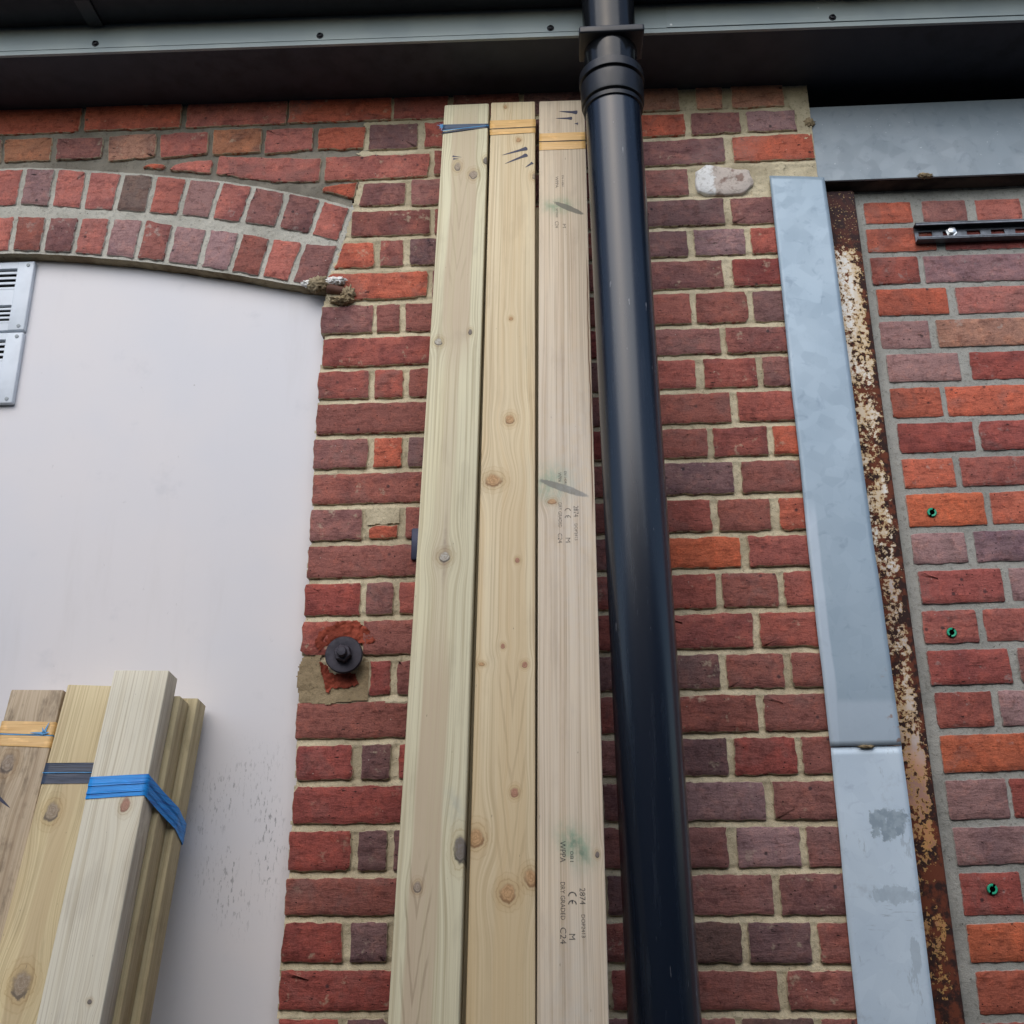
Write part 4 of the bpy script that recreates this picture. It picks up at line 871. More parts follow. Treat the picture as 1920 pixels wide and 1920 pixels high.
# ================================================================== SETTING
m = begin('asphalt'); p = coord(); a = noise(p, 260, 4, .7); b = noise(p, 1.3, 4)
M_ASPH = finish(m, mix(mix((.035, .035, .037), (.085, .083, .08), sm(a, .4, .7)), (.06, .055, .05), sm(b, .4, .65) * .6), .9, a, .5, .004)
g = mesh('ground', [(-60, -60, 0), (60, -60, 0), (60, 60, 0), (-60, 60, 0)], [(0, 1, 2, 3)], M_ASPH); tag(g, kind='structure')

# ------------------------------------------------------------------ brick pieces
def outline(poly, rs, step=.0085, amp=.0016, rnd=.0020):
    """corner polygon -> slightly ragged closed outline with eased corners"""
    P_ = [np.array(q, float) for q in poly]; n = len(P_); pts = []
    for i in range(n):
        a, b = P_[i], P_[(i + 1) % n]; d = b - a; ln = np.linalg.norm(d)
        if ln < 1e-6: continue
        e = min(rnd * rs.uniform(.6, 1.6) if rs.rand() > .13 else rs.uniform(.005, .012), ln * .3); t = d / ln
        k = max(1, int(round((ln - 2 * e) / step)))
        for j in range(k + 1): pts.append(a + t * (e + (ln - 2 * e) * j / k))
    pts = np.array(pts); c_ = pts.mean(0); off = rs.rand(2) * 90
    w1 = (fbm(pts[:, 0] + off[0], pts[:, 1] + off[1], 48, 4) + .5 * fbm(pts[:, 0] + off[1], pts[:, 1] + off[0], 150, 2)) * amp * 3.0
    d = pts - c_; d /= (np.linalg.norm(d, axis=1)[:, None] + 1e-9)
    nrm = np.roll(pts, -1, 0) - np.roll(pts, 1, 0); nrm = np.stack([nrm[:, 1], -nrm[:, 0]], 1); nrm /= (np.linalg.norm(nrm, axis=1)[:, None] + 1e-9)
    s = np.sign((nrm * d).sum(1)); nrm *= s[:, None]
    return pts + nrm * w1[:, None], nrm
brick_no = 0
def brick(poly, code, y0, depth, mat, parent, name='brick', amp=.0019, proud=.0024, bev=.0013, lid=0):
    global brick_no
    brick_no += 1; rs = np.random.RandomState(brick_no * 13 + 5)
    sat = .90 if code in ('o', 'O', 't', 'n') else .92
    if isinstance(code, str): code = PAL[code]
    mean_ = (146, 82, 72) if mat is not M_INF else (152, 92, 82)
    if name == 'brick': code = tuple(.80 * a_ + .20 * b_ for a_, b_ in zip(code, mean_))
    # wall polygons come in either winding: make them counter-clockwise seen from the yard
    ar = sum(poly[i][0] * poly[(i + 1) % len(poly)][1] - poly[(i + 1) % len(poly)][0] * poly[i][1] for i in range(len(poly)))
    if ar < 0: poly = poly[::-1]
    pts, nrm = outline(poly, rs, amp=amp); n = len(pts); c_ = pts.mean(0)
    yf = y0 - rs.uniform(0, proud); tx, tz = rs.uniform(-.008, .008, 2)
    bv = bev * rs.uniform(.7, 1.5, n); bv = (bv + np.roll(bv, 1) + np.roll(bv, -1)) / 3
    inn = pts - nrm * bv[:, None]
    mid = c_ + (inn - c_) * .55
    def Y(q): return yf + (q[:, 0] - c_[0]) * tx + (q[:, 1] - c_[1]) * tz
    def P3(q, yy): return np.stack([q[:, 0] - c_[0], yy, q[:, 1] - c_[1]], 1)
    bulge = fbm(mid[:, 0] * 1. + brick_no, mid[:, 1], 30, 2) * .0022
    V = np.concatenate([P3(mid, Y(mid) + bulge), P3(inn, Y(inn)), P3(pts, Y(pts) + bv * .9), P3(pts, np.full(n, y0 + depth))])
    F = [tuple(range(n))]
    for a in range(3):
        for i in range(n):
            j = (i + 1) % n; F.append((a * n + i, (a + 1) * n + i, (a + 1) * n + j, a * n + j))
    rim = [0.] * (2 * n) + [1.] * n + [.05] * n
    o = mesh(name, V, F, mat, parent, True, dict(rim=rim))
    o.location = (c_[0], 0, c_[1])
    j = rs.uniform(.90, 1.10); h = rs.uniform(-.05, .05)
    L_ = np.array(lin(*code, 1.30 * j)) * np.array([.97 + h, 1.10, 1.12 - h]); lu = L_.mean(); L_ = lu + (L_ - lu) * sat; o.color = (*L_, 1)
    return o

wall = empty('brick_wall', (-.2, 0, 0)); WO = Vector(wall.location)
tag(wall, 'old weathered red brick wall and pier behind the tall planks and black downpipe', 'wall')
WINV = Matrix.Translation(-WO)
def into(o, root): o.matrix_parent_inverse = Matrix.Translation(-Vector(root.location)); return o

SZ = D['SOFZ']
for poly, code in D['BR']:
    poly = [(u, min(v, SZ + .03)) for u, v in poly]
    into(brick(poly, code, 0., .027, M_PIER, wall), wall)
# rough pale stone among the bricks
st = into(brick(D['STONE'], 'w', -.004, .03, None, wall, 'stone', amp=.0030, bev=.003), wall)
m = begin('limewashed_stone'); p = coord(); px, py, pz = sep(p); a = noise(p, 60, 4, .65)
cc = mix(lin(204, 192, 182), lin(238, 238, 236), sm(px + (a - .5) * .05, -.018, -.026))
cc = mix(cc, lin(140, 110, 98), sm(noise(p, 42, 4), .52, .64) * sm(px, -.03, .0) * .8)
cc = mix(cc, mix(cc, (.62, .6, .58), 1., 'MULTIPLY'), sm(noise(p, 110, 5, .7), .5, .64) * .7)
st.data.materials.append(finish(m, cc, .95, a, .8, .003))
# mortar of the pier: weather-struck bed joints, sloping out towards the brick below
JL = np.array(D['JL']); JR = np.array(D['JR'])
PE = np.array(D['PEDGE'])[::-1]
USPL = -.415
def pier_depth(U, V):
    best = np.full(U.shape, 9.)
    for k in range(len(JL)):
        t = np.clip((U - JL[k, 0]) / (JR[k, 0] - JL[k, 0]), -.35, 1.25)
        vj = JL[k, 1] + (JR[k, 1] - JL[k, 1]) * t
        d = V - vj; m_ = np.abs(d) < np.abs(best); best = np.where(m_, d, best)
    t = np.clip((best + .007) / .014, 0, 1)
    inbed = np.abs(best) < .0085
    y = np.where(inbed, .0010 + .0042 * t, .0030)
    return y + fbm(U, V, 60, 4) * .0045 + fbm(U, V, 9, 2) * .003
def pier_keep(U, V):
    ue = np.interp(V, PE[:, 1], PE[:, 0])
    return np.where(V < PE[-1, 1], U > ue + fbm(U, V, 40) * .012, U > USPL + fbm(U, V, 30) * .05)
into(sheet('mortar_bed', -.80, .562, 1.02, SZ + .02, .0032, pier_depth, pier_keep, M_BUFF, wall), wall)
def sp_keep(U, V):
    ao = np.array(D['AOt']); va = np.interp(U, ao[:, 0], ao[:, 1], left=-9, right=PE[-1, 1])
    return (U < USPL + .05) & (V > va - .012)
into(sheet('mortar_bed', -2.3, USPL + .05, 2.80, SZ + .02, .0042, lambda U, V: .0048 + fbm(U, V, 45, 4) * .005, sp_keep, M_CEM, wall), wall)
# spandrel left of the frame
rs = np.random.RandomState(4)
for r_, v in enumerate((3.150, 3.075)):
    u = -1.40 - (.11 if r_ else 0)
    while u > -2.25:
        wd = .103 if r_ else .215
        into(brick([(u - wd, v + .012), (u, v + .012), (u, v + .072), (u - wd, v + .072)], 'otsop'[rs.randint(5)], 0., .027, M_PIER, wall), wall); u -= wd + .011
# solid behind the facing
into(box('wall_core', -.44, .558, .045, .24, 0, SZ - .03, M_CEM, wall), wall)
into(box('wall_core', -2.3, -.722, .135, .24, 2.86, SZ - .03, M_CEM, wall), wall)
# arch: two rings of bricks on edge
ao, ab_, ai, ib = (np.array(D[k]) for k in ('AOt', 'AOb', 'AIt', 'AIb'))
def resamp(c_, n):
    s = np.concatenate([[0], np.cumsum(np.linalg.norm(np.diff(c_, axis=0), axis=1))]); t = np.linspace(0, s[-1], n)
    return np.stack([np.interp(t, s, c_[:, 0]), np.interp(t, s, c_[:, 1])], 1)
n = 460; T = resamp(ao, n); B = resamp(ib, n)
T = T + np.array([0, .004]); ext = np.array([.006, -.002]); T[-1] += ext; B[-1] += ext
rows = 46; G = np.array([T * (1 - k / rows) + B * (k / rows) for k in range(rows + 1)])
Yd = .0026 + fbm(G[..., 0], G[..., 1], 70, 4) * .0042
V = np.concatenate([np.stack([G[..., 0], Yd, G[..., 1]], -1).reshape(-1, 3)])
idx = np.arange(V.shape[0]).reshape(rows + 1, n); F = []
for a in range(rows):
    for i in range(n - 1): F.append((idx[a, i], idx[a, i + 1], idx[a + 1, i + 1], idx[a + 1, i]))
arch = into(mesh('brick_arch', V, [tuple(int(q) for q in f) for f in F], M_GREY, wall, True), wall)
sofv = []; sof = []
for k, yy in enumerate((.004, .012, .03, .13)):
    for i in range(n): sofv.append((B[i, 0], yy, B[i, 1] + .0035 + fbm(B[i, 0], yy * 3 + 5, 40, 3) * .006 - (.004 if k in (1, 2) else 0)))
for k in range(3):
    for i in range(n - 1): sof.append((k * n + i, k * n + i + 1, (k + 1) * n + i + 1, (k + 1) * n + i))
o = mesh('arch_soffit', sofv, sof, M_DIRT, arch, True); o.matrix_parent_inverse = Matrix.Identity(4)
for poly, code in D['AO'] + D['AI']:
    brick(poly, code, 0., .10 if False else .027, M_ARCH, arch)
# patches of later mortar and broken brick by the tie bolt
def patch(name, poly, y0, amp, sc, mat, dome=.004, step=.0022, jag=.006):
    pl_ = np.array(poly); u0, v0 = pl_.min(0) - .006; u1, v1 = pl_.max(0) + .006
    def kp(U, V):
        q = np.stack([U + fbm(U, V, 90, 2) * jag, V + fbm(U + 7, V, 90, 2) * jag], -1).reshape(-1, 2)
        return inside(q, poly).reshape(U.shape)
    return into(sheet(name, u0, u1, v0, v1, step, lambda U, V: y0 - np.abs(fbm(U, V, sc, 4)) * amp * 2 + fbm(U, V, 12, 2) * dome, kp, mat, wall), wall)
patch('mortar_patch', D['PATCH'], -.0005, .003, 40, M_PATCH)
patch('mortar_patch', D['PATCH2'], .0005, .002, 40, M_BUFF)
patch('mortar_patch', D['SKIM2'], .002, .004, 50, M_BUFF)
patch('mortar_patch', D['ENDM'], .000, .003, 50, M_BUFF)
patch('mortar_patch', D['UNDER'], .0015, .004, 50, M_BUFF)
for q in D['RUB']: patch('broken_face', q, -.002, .007, 75, M_RUBBLE, .004, .0018, .008)
# crumbled mortar and a broken stub where the arch lands on the pier
def lump(name, c_, r_, mat, parent, seed, sq=(1, 1, 1)):
    bm = bmesh.new(); bmesh.ops.create_icosphere(bm, subdivisions=4, radius=1)
    dd = np.array([tuple(v.co.normalized()) for v in bm.verts])
    kk = 1 + 1.5 * fbm(dd[:, 0] * 2 + seed, dd[:, 1] * 2 + dd[:, 2] * 3, 1.7, 4) + .9 * fbm(dd[:, 0] * 5 + seed * 2, dd[:, 1] * 3 + dd[:, 2] * 6, 2.9, 4)
    for v, d, k in zip(bm.verts, dd, kk): v.co = Vector((c_[0] + d[0] * r_ * k * sq[0], c_[1] + d[1] * r_ * k * sq[1], c_[2] + d[2] * r_ * k * sq[2]))
    return bmobj(name, bm, mat, parent, True)
lime = plain('lime_white', lin(232, 230, 226), .9, bump=.6)
for i, (q, r_, mt, sq) in enumerate(D_L := [(D['DEB'][0], .015, M_DIRT, (1.3, .8, 1)), (D['DEB'][1], .010, lime, (1.5, .7, .7)), (D['DEB'][2], .012, lime, (1.6, .6, .7)), (D['DEB'][3], .013, M_PATCH, (1.6, .8, .6)), (D['DEB'][4], .012, M_DIRT, (1, .8, 1.3))]):
    into(lump('rubble', q, r_, mt, wall, i * 3.7, sq), wall)
stub = plain('brown_clay', lin(96, 62, 48), .7, bump=.4)
a0 = Vector(D['STUB'][0]); a1 = Vector(D['STUB'][1])
into(lathe('broken_stub', [(.008, 0), (.0105, .003), (.0105, (a1 - a0).length - .003), (.0085, (a1 - a0).length)], stub, wall, 20, a0, a1 - a0), wall)

# ------------------------------------------------------------------ white board closing the arched opening
m = begin('white_board'); p = coord(); px, py, pz = sep(p)
a = noise(p, 2.2, 3); b = noise(p, 300, 3)
cc = mix(lin(227, 223, 223), lin(221, 220, 223), sm(a, .38, .64))
cc = mix(cc, lin(196, 196, 200), sm(noise(p, 11, 4, .65), .58, .8) * .35)
cc = mix(cc, lin(186, 180, 172), sm(noise(vec(px * 9., py, pz * 1.3), 1., 5, .65), .56, .74) * .14)
cc = mix(cc, lin(150, 146, 140), sm(noise(vec(px * 38., py, pz * 26.), 1., 5, .75), .66, .72) * .25)
# scuffs left by timber dragged against it
bu, bv = D['SCUFF']
reg = sm(ab(px - bu), .13, .02) * sm(ab(pz - bv), .20, .04) * sm(noise(vec(px * 14., py, pz * 6.), 1., 2), .40, .62)
sc = sm(noise(vec(px * 210., py, pz * 55.), 1., 4, .7), .55, .62) * reg
cc = mix(cc, (.10, .10, .105), sc * .8)
cc = mix(cc, (.2, .17, .13), sm(voro(p, 9.), .022, .010) * .35)
M_BOARD = finish(m, cc, .62, b, .06, .0006, 0, .35)
bt = [(float(u), float(v) - .001) for u, v in zip(B[:, 0], B[:, 1])][::6]
bt = [(u, v) for u, v in bt if u < bt[-1][0] + 1]
pl_ = [(-2.05, .02), (-.42, .02), (-.42, bt[-1][1] - .03), (bt[-1][0], bt[-1][1])] + bt[::-1][1:] + [(-2.05, bt[0][1])]
nv = len(pl_)
board = mesh('board_panel', [(u + 1.2, 0, v) for u, v in pl_] + [(u + 1.2, .012, v) for u, v in pl_], [tuple(range(nv))] + [(i, i + nv, (i + 1) % nv + nv, (i + 1) % nv) for i in range(nv)] + [tuple(range(2 * nv - 1, nv - 1, -1))], M_BOARD)
board.location = (-1.2, .031, 0)
tag(board, 'plain white board panel filling the arched opening beside the brick pier', 'panel')

# ------------------------------------------------------------------ infill brickwork on the right
inf = empty('infill_brick_wall', (1.1, .05, 0)); YI = .05
tag(inf, 'newer orange and mauve brick infill wall right of the rusty post, under the lintel', 'wall')
for poly, code in D['IB']: into(brick(poly, code, YI, .05, M_INF, inf, amp=.0011), inf)
into(sheet('mortar_bed', .60, 2.25, 1.05, 2.97, .005, lambda U, V: YI + .0014 + fbm(U, V, 60, 4) * .0034, None, M_IMORT, inf), inf)
into(box('wall_core', .605, 2.3, YI + .02, .24, 0, 2.94, M_IMORT, inf), inf)

# ------------------------------------------------------------------ galvanised sheet
def galv(name, c0, c1, white=0., seed=0., zmix=None):
    m = begin(name); p = coord(); px, py, pz = sep(p); q = vadd(p, (seed, seed, seed))
    a = noise(q, 34, 4, .6, .8); b = noise(q, 5, 3); s = noise(vec(px * 500. + seed, py, pz * 16.), 1., 2)
    v = X.nt.nodes.new('ShaderNodeTexVoronoi'); put(v.inputs['Vector'], q); v.inputs['Scale'].default_value = 38
    spg = X(v.outputs['Color']); sx, sy, sz = sep(spg)
    cc = mix(c0, c1, sm(b, .35, .65)); cc = mix(cc, mix(cc, (.86, .88, .9), 1., 'MULTIPLY'), sx * .5)
    cc = mix(cc, mix(cc, (.72, .74, .78), 1., 'MULTIPLY'), sm(a, .56, .72) * .55)
    cc = mix(cc, mix(cc, (1.12, 1.12, 1.1), 1., 'MULTIPLY'), sm(s, .6, .75) * .35)
    ro = sx * .12 + .42
    return m, cc, p, px, py, pz, a, ro
m, cc, p, px, py, pz, a, ro = galv('galvanised_lintel', lin(128, 139, 146), lin(140, 149, 155))
M_LINT = finish(m, mix(cc, lin(200, 206, 212), sm(noise(p, 120, 3), .68, .74) * .5), ro, a, .08, .001, .35)
L_ = D['LINT']; zb = L_[2][2]; zt = D['LTOP'][2]
lt = empty('steel_lintel', (1.3, .008, zb)); tag(lt, 'galvanised steel lintel over the infill brickwork, under the eaves', 'lintel')
bm = bmesh.new(); bx(bm, L_[2][0] - .004, 2.3, .008, .014, zb, zt, .0012, 1)
into(bmobj('front_web', bm, M_LINT, lt, True, 40), lt)
m = begin('shaded_underside'); p = coord()
M_UND = finish(m, mix(lin(74, 66, 58), lin(40, 36, 34), sm(noise(p, 14, 4), .4, .6)), .9, noise(p, 80), .5, .002)  # shade under and behind the lintel painted in as a dark colour
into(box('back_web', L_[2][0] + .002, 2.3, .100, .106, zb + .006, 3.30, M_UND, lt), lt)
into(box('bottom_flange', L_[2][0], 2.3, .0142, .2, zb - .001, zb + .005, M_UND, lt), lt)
into(lump('mortar_dab', (L_[2][0] + .222, .006, zb + .002), .009, M_PATCH, lt, 2.2, (1.4, .6, .6)), lt)
into(lump('mortar_dab', (L_[2][0] - .008, .004, zt - .045), .011, M_PATCH, lt, 5.2, (1, .6, 1.)), lt)

def strip(name, q, t, mat, label, wav, seed):
    """folded sheet-metal cover strip hung over the corner: q = tl, tr, br, bl"""
    root_o = Vector(((q[3][0] + q[2][0]) / 2, q[3][1], q[3][2])); nu, nv = 14, 120; V = []; F = []
    for j in range(nv + 1):
        for i in range(nu + 1):
            s, r_ = i / nu, j / nv
            a = Vector(q[0]).lerp(Vector(q[3]), r_); b = Vector(q[1]).lerp(Vector(q[2]), r_)
            P_ = a.lerp(b, s)
            e = math.exp(-s * 14) + math.exp(-(1 - s) * 14)
            P_.y += float(fbm(np.array(P_.x + seed), np.array(P_.z), 5, 2)) * wav - .0 + e * .0003
            P_.x += float(fbm(np.array(seed + i * 0.01), np.array(P_.z), 6, 2)) * .003 * (1 if s < .5 else -1)
            V.append(P_ - root_o)
    n1 = nu + 1
    for j in range(nv):
        for i in range(nu): F.append((j * n1 + i, (j + 1) * n1 + i, (j + 1) * n1 + i + 1, j * n1 + i + 1))
    o = mesh(name, V, F, mat, None, True)
    md = o.modifiers.new('thickness', 'SOLIDIFY'); md.thickness = t; md.offset = -1
    o.location = root_o
    tag(o, label, 'flashing', 'cover strips between pier and rusty post')
    return o
m, cc, p, px, py, pz, a, ro = galv('galvanised_strip', lin(162, 180, 193), lin(154, 173, 187), seed=3.)
h1 = D['FL1'][0][2] - D['FL1'][3][2]
wl = noise(vec(px * 14., py, pz * 3.), 1., 3)
edge = sm(px + (wl - .5) * .02, -.040, -.046) * sm(pz, h1 * .40, h1 * .34)
cc = mix(cc, lin(206, 218, 230), mx(edge * .9, sm(pz + (wl - .5) * .02, .085, .07) * .6) * .55)
cc = mix(cc, lin(150, 118, 100), sm(noise(p, 55, 4), .60, .68) * sm(px, .035, .052) * sm(pz, .16, .10) * .8)
M_FL1 = finish(m, cc, ro, a, .08, .001, .2)
m, cc, p, px, py, pz, a, ro = galv('pale_coated_strip', lin(200, 217, 231), lin(209, 225, 237), seed=9.)
def blot(u, v, ru, rv, k): 
    r_ = mth('POWER', ab((px - u) / ru), 2.) + mth('POWER', ab((pz - v) / rv), 2.)
    return sm(r_ + (noise(p, 45, 6, .75) - .5) * 6.5 + (noise(vec(px * 160., py, pz * 40.), 1., 3) - .5) * 2., 1.2, .7) * k
zt2 = 1.75
bl = mx(mx(blot(.030, zt2 - .13, .034, .024, 1.), blot(.034, zt2 - .243, .040, .014, .55)), sm(noise(vec(px * 18., py, pz * 130.), 1., 4), .58, .64) * sm(ab(pz - (zt2 - .275)), .035, .01) * .6)
cc = mix(cc, mix(lin(146, 162, 174), lin(164, 180, 190), sm(noise(p, 70, 3), .4, .6)), bl)
cc = mix(cc, lin(160, 172, 182), sm(noise(p, 12, 5, .7), .58, .72) * .5)
cc = mix(cc, lin(150, 164, 174), sm(noise(vec(px * 30., py, pz * 9.), 1., 5, .7), .60, .64) * .45)
M_FL2 = finish(m, cc, .5, a, .06, .001, .1)
fl2 = [Vector(v) for v in D['FL2']]
k = (fl2[2] - fl2[1]) / (fl2[1].z - fl2[2].z); k2 = (fl2[3] - fl2[0]) / (fl2[0].z - fl2[3].z)
strip('flashing_strip', D['FL1'], .0012, M_FL1, 'upper blue-grey galvanised flashing strip, plain metal, ending above a lapped seam', .006, 1.)
strip('flashing_strip', [fl2[0], fl2[1], fl2[1] + k * 1.75, fl2[0] + k2 * 1.75], .0012, M_FL2, 'lower paler flashing strip below the seam, white coating scuffed with grey patches', .006, 8.)

cr_ = D['FL1'][3]; sc_ = into(lump('mortar_crumb', ((D['FL1'][2][0] + cr_[0]) / 2 + .002, -.010, cr_[2] - .001), .006, M_PATCH, inf, 3.1, (2.0, .5, .45)), inf)
# rusty steel post
m = begin('flaking_rust'); p = coord(); px, py, pz = sep(p)
zz = (pz - 1.2) / 1.8
dens = ramp(zz, [(0., .82), (.08, .78), (.13, .58), (.18, .72), (.23, .54), (.30, .42), (.36, .52), (.42, .60), (.48, .58), (.55, .54), (.62, .56), (.70, .52), (.80, .46), (.885, .44), (.91, .86), (1., .92)])
edg = sm(px, .020, .036) * .15 + sm(px, -.021, -.027) * .07
bl = noise(vec(px * 30., py * 30., pz * 18.), 1., 4, .65); sp = noise(p, 150, 4, .62)
f = bl * .5 + sp * .75 + (dens - .5) * .55 + edg - .045
rust = sm(f, .585, .625) * (1. - sm(noise(vadd(p, (5., 1., 2.)), 240, 3, .6), .62, .66) * sm(zz, .88, .92) * .85)
paint = mix(lin(206, 188, 160), lin(222, 220, 214), sm(noise(vec(px * 20., py, pz * 5.), 1., 3), .45, .6))
paint = mix(paint, mix(lin(182, 120, 80), lin(150, 98, 78), sm(noise(p, 25, 3), .4, .6)), sm(zz + (noise(p, 7, 3) - .5) * .35, .46, .22) * .92)
paint = mix(paint, lin(150, 140, 150), sm(ab(zz - .46), .07, .02) * .6)
paint = mix(paint, lin(190, 150, 80), sm(f, .50, .585) * .7)
rc = mix(lin(104, 52, 32), lin(46, 26, 22), sm(noise(p, 45, 5, .65), .42, .58)); rc = mix(rc, lin(56, 40, 42), sm(zz, .86, .93) * .7)
M_RUST = finish(m, mix(paint, rc, rust), mix((.5,) * 3, (.95,) * 3, rust), rust * -.6 + sp * .5, .6, .002)
po = D['POST']; pr = .644
post = empty('steel_post', (.60, .03, 0)); tag(post, 'rusty steel post with flaking cream paint beside the grey flashing strip', 'post')
bm = bmesh.new(); bx(bm, .545, pr, .03, .046, .0, 2.945, .0072, 4)
o = into(bmobj('front_flange', bm, M_RUST, post, True, 50), post)
o.location = (.605, 0, 0)
for v in o.data.vertices: v.co.x -= .605
into(box('post_web', .58, .592, .0462, .2, 0, 2.945, M_RUST, post), post)
# mortar fillet between post and infill stays part of the infill mortar

# ------------------------------------------------------------------ slotted channel on the infill
M_BLK = plain('black_zinc', lin(96, 100, 106), .34, .5, .5, .05, .2, 60)
M_BLK2 = plain('black_plated', lin(34, 35, 40), .38, .6, .5, .05, .2, 60)
rl = D['RAIL']; u0 = rl[0][0] + .002; u1 = 1.55; yb_ = YI - .004; yf_ = yb_ - .018; zc = (rl[0][2] + rl[1][2]) / 2 - .006; hh = .0205
rail = empty('slotted_channel', (u0, yb_, zc)); tag(rail, 'short black slotted metal channel bolted to the orange infill bricks', 'channel')
bm = bmesh.new()
bx(bm, u0, u1, yf_, yb_, zc + hh - .0025, zc + hh, .0006, 1)
bx(bm, u0, u1, yf_, yb_, zc - hh, zc - hh + .0025, .0006, 1)
bx(bm, u0, u1, yf_, yf_ + .0025, zc + hh - .0072, zc + hh - .0027, .0006, 1)
bx(bm, u0, u1, yf_, yf_ + .0025, zc - hh + .0027, zc - hh + .0072, .0006, 1)
into(bmobj('channel_sides', bm, M_BLK, rail, True, 40), rail)
bm = bmesh.new(); bx(bm, u0 + .001, u1, yb_ - .0025, yb_, zc + .0067, zc + hh - .0027, 0); bx(bm, u0 + .001, u1, yb_ - .0025, yb_, zc - hh + .0027, zc - .0067, 0)
u = u0 + .001; bx(bm, u, u + .008, yb_ - .0024, yb_ - .0001, zc - .0066, zc + .0066); u += .008
while u < u1: bx(bm, u + .028, min(u + .050, u1), yb_ - .0024, yb_ - .0001, zc - .0066, zc + .0066); u += .050
into(bmobj('slotted_back', bm, M_BLK, rail), rail)
zinc = plain('bright_zinc', lin(214, 216, 216), .3, .7, .5)
bp = Vector(D['RBOLT'])
into(lathe('bolt', [(.012, .0), (.012, .0018), (.0085, .0019), (.0085, .0075), (.0065, .0085), (0, .0085)], zinc, rail, 6, Vector((bp.x, yb_ - .0026, zc + .004)), Vector((0, -1, 0))), rail)

# ------------------------------------------------------------------ green wall plugs
M_PLUG = plain('green_plastic', lin(40, 168, 128), .4); M_HOLE = plain('dark_hole', (.006, .006, .006), .9)
for q, lb in zip(D['PLUGS'], ('green plastic wall plug in a bright orange brick, topmost of the three', 'green plastic wall plug in a mauve-red brick, middle one of the three', 'green plastic wall plug in a dark red brick, lowest of the three')):
    e = empty('wall_plug', q); tag(e, lb, 'wall plug', 'green plugs in the infill bricks')
    bm = bmesh.new(); n = 24; rr = [(.0088, .001), (.0088, -.0022), (.0078, -.003), (.005, -.0026), (.0042, .004)]
    rg = [[bm.verts.new((math.cos(2 * math.pi * i / n) * a, b, math.sin(2 * math.pi * i / n) * a)) for i in range(n)] for a, b in rr]
    gap = {3, 4, 15, 16}
    for k_, (a, b) in enumerate(zip(rg, rg[1:])):
        for i in range(n):
            if i in gap and k_ > 0: continue
            bm.faces.new((a[i], a[(i + 1) % n], b[(i + 1) % n], b[i]))
    bmobj('plug_collar', bm, M_PLUG, e, True, 40)
    lathe('hole', [(.0094, 0), (0, 0.0)], M_HOLE, e, 24, Vector((0, -.0016, 0)), Vector((0, -1, 0)))

# ------------------------------------------------------------------ tie bolt and dark bracket on the pier
M_IRON = plain('black_iron', lin(56, 54, 62), .55, .5, .5, .5, .3, 90)
bq = Vector(D['BOLT']); e = empty('tie_bolt', (bq.x, 0, bq.z)); tag(e, 'black iron tie bolt with round washer, set in broken brick and mortar', 'bolt')
ax = Vector((.05, -1, .03))
lathe('washer', [(.0, -.004), (.034, -.004), (.0345, -.002), (.0345, .002), (.0325, .0042), (.016, .0052), (.0155, .005), (.0, .005)], M_IRON, e, 44, Vector((0, -.020, 0)), ax)
lathe('nut', [(.0165, .005), (.0165, .019), (.0145, .0215), (.0085, .0218)], M_IRON, e, 6, Vector((0, -.020, 0)), ax, 20)
lathe('stud', [(.0095, .02), (.0095, .031), (.0075, .0335), (0, .034)], M_IRON, e, 20, Vector((0, -.020, 0)), ax)
lathe('shank', [(.011, -.06), (.011, -.004)], M_IRON, e, 16, Vector((0, -.020, 0)), ax)
b0, b1 = D['BRK']; e = empty('wall_bracket', (b0[0] + .03, 0, (b0[2] + b1[2]) / 2)); tag(e, 'small dark blue metal bracket peeping out behind the left tall plank', 'bracket')
M_DB = plain('dark_blue_metal', lin(52, 56, 76), .5, .4)
hz = (b0[2] - b1[2]) / 2
box('plate', -.03, .05, -.010, -.001, -hz, hz, M_DB, e, .003)
lathe('screw', [(.008, 0), (.007, .004), (0, .005)], M_DB, e, 16, Vector((.02, -.0101, 0)), Vector((0, -1, 0)))

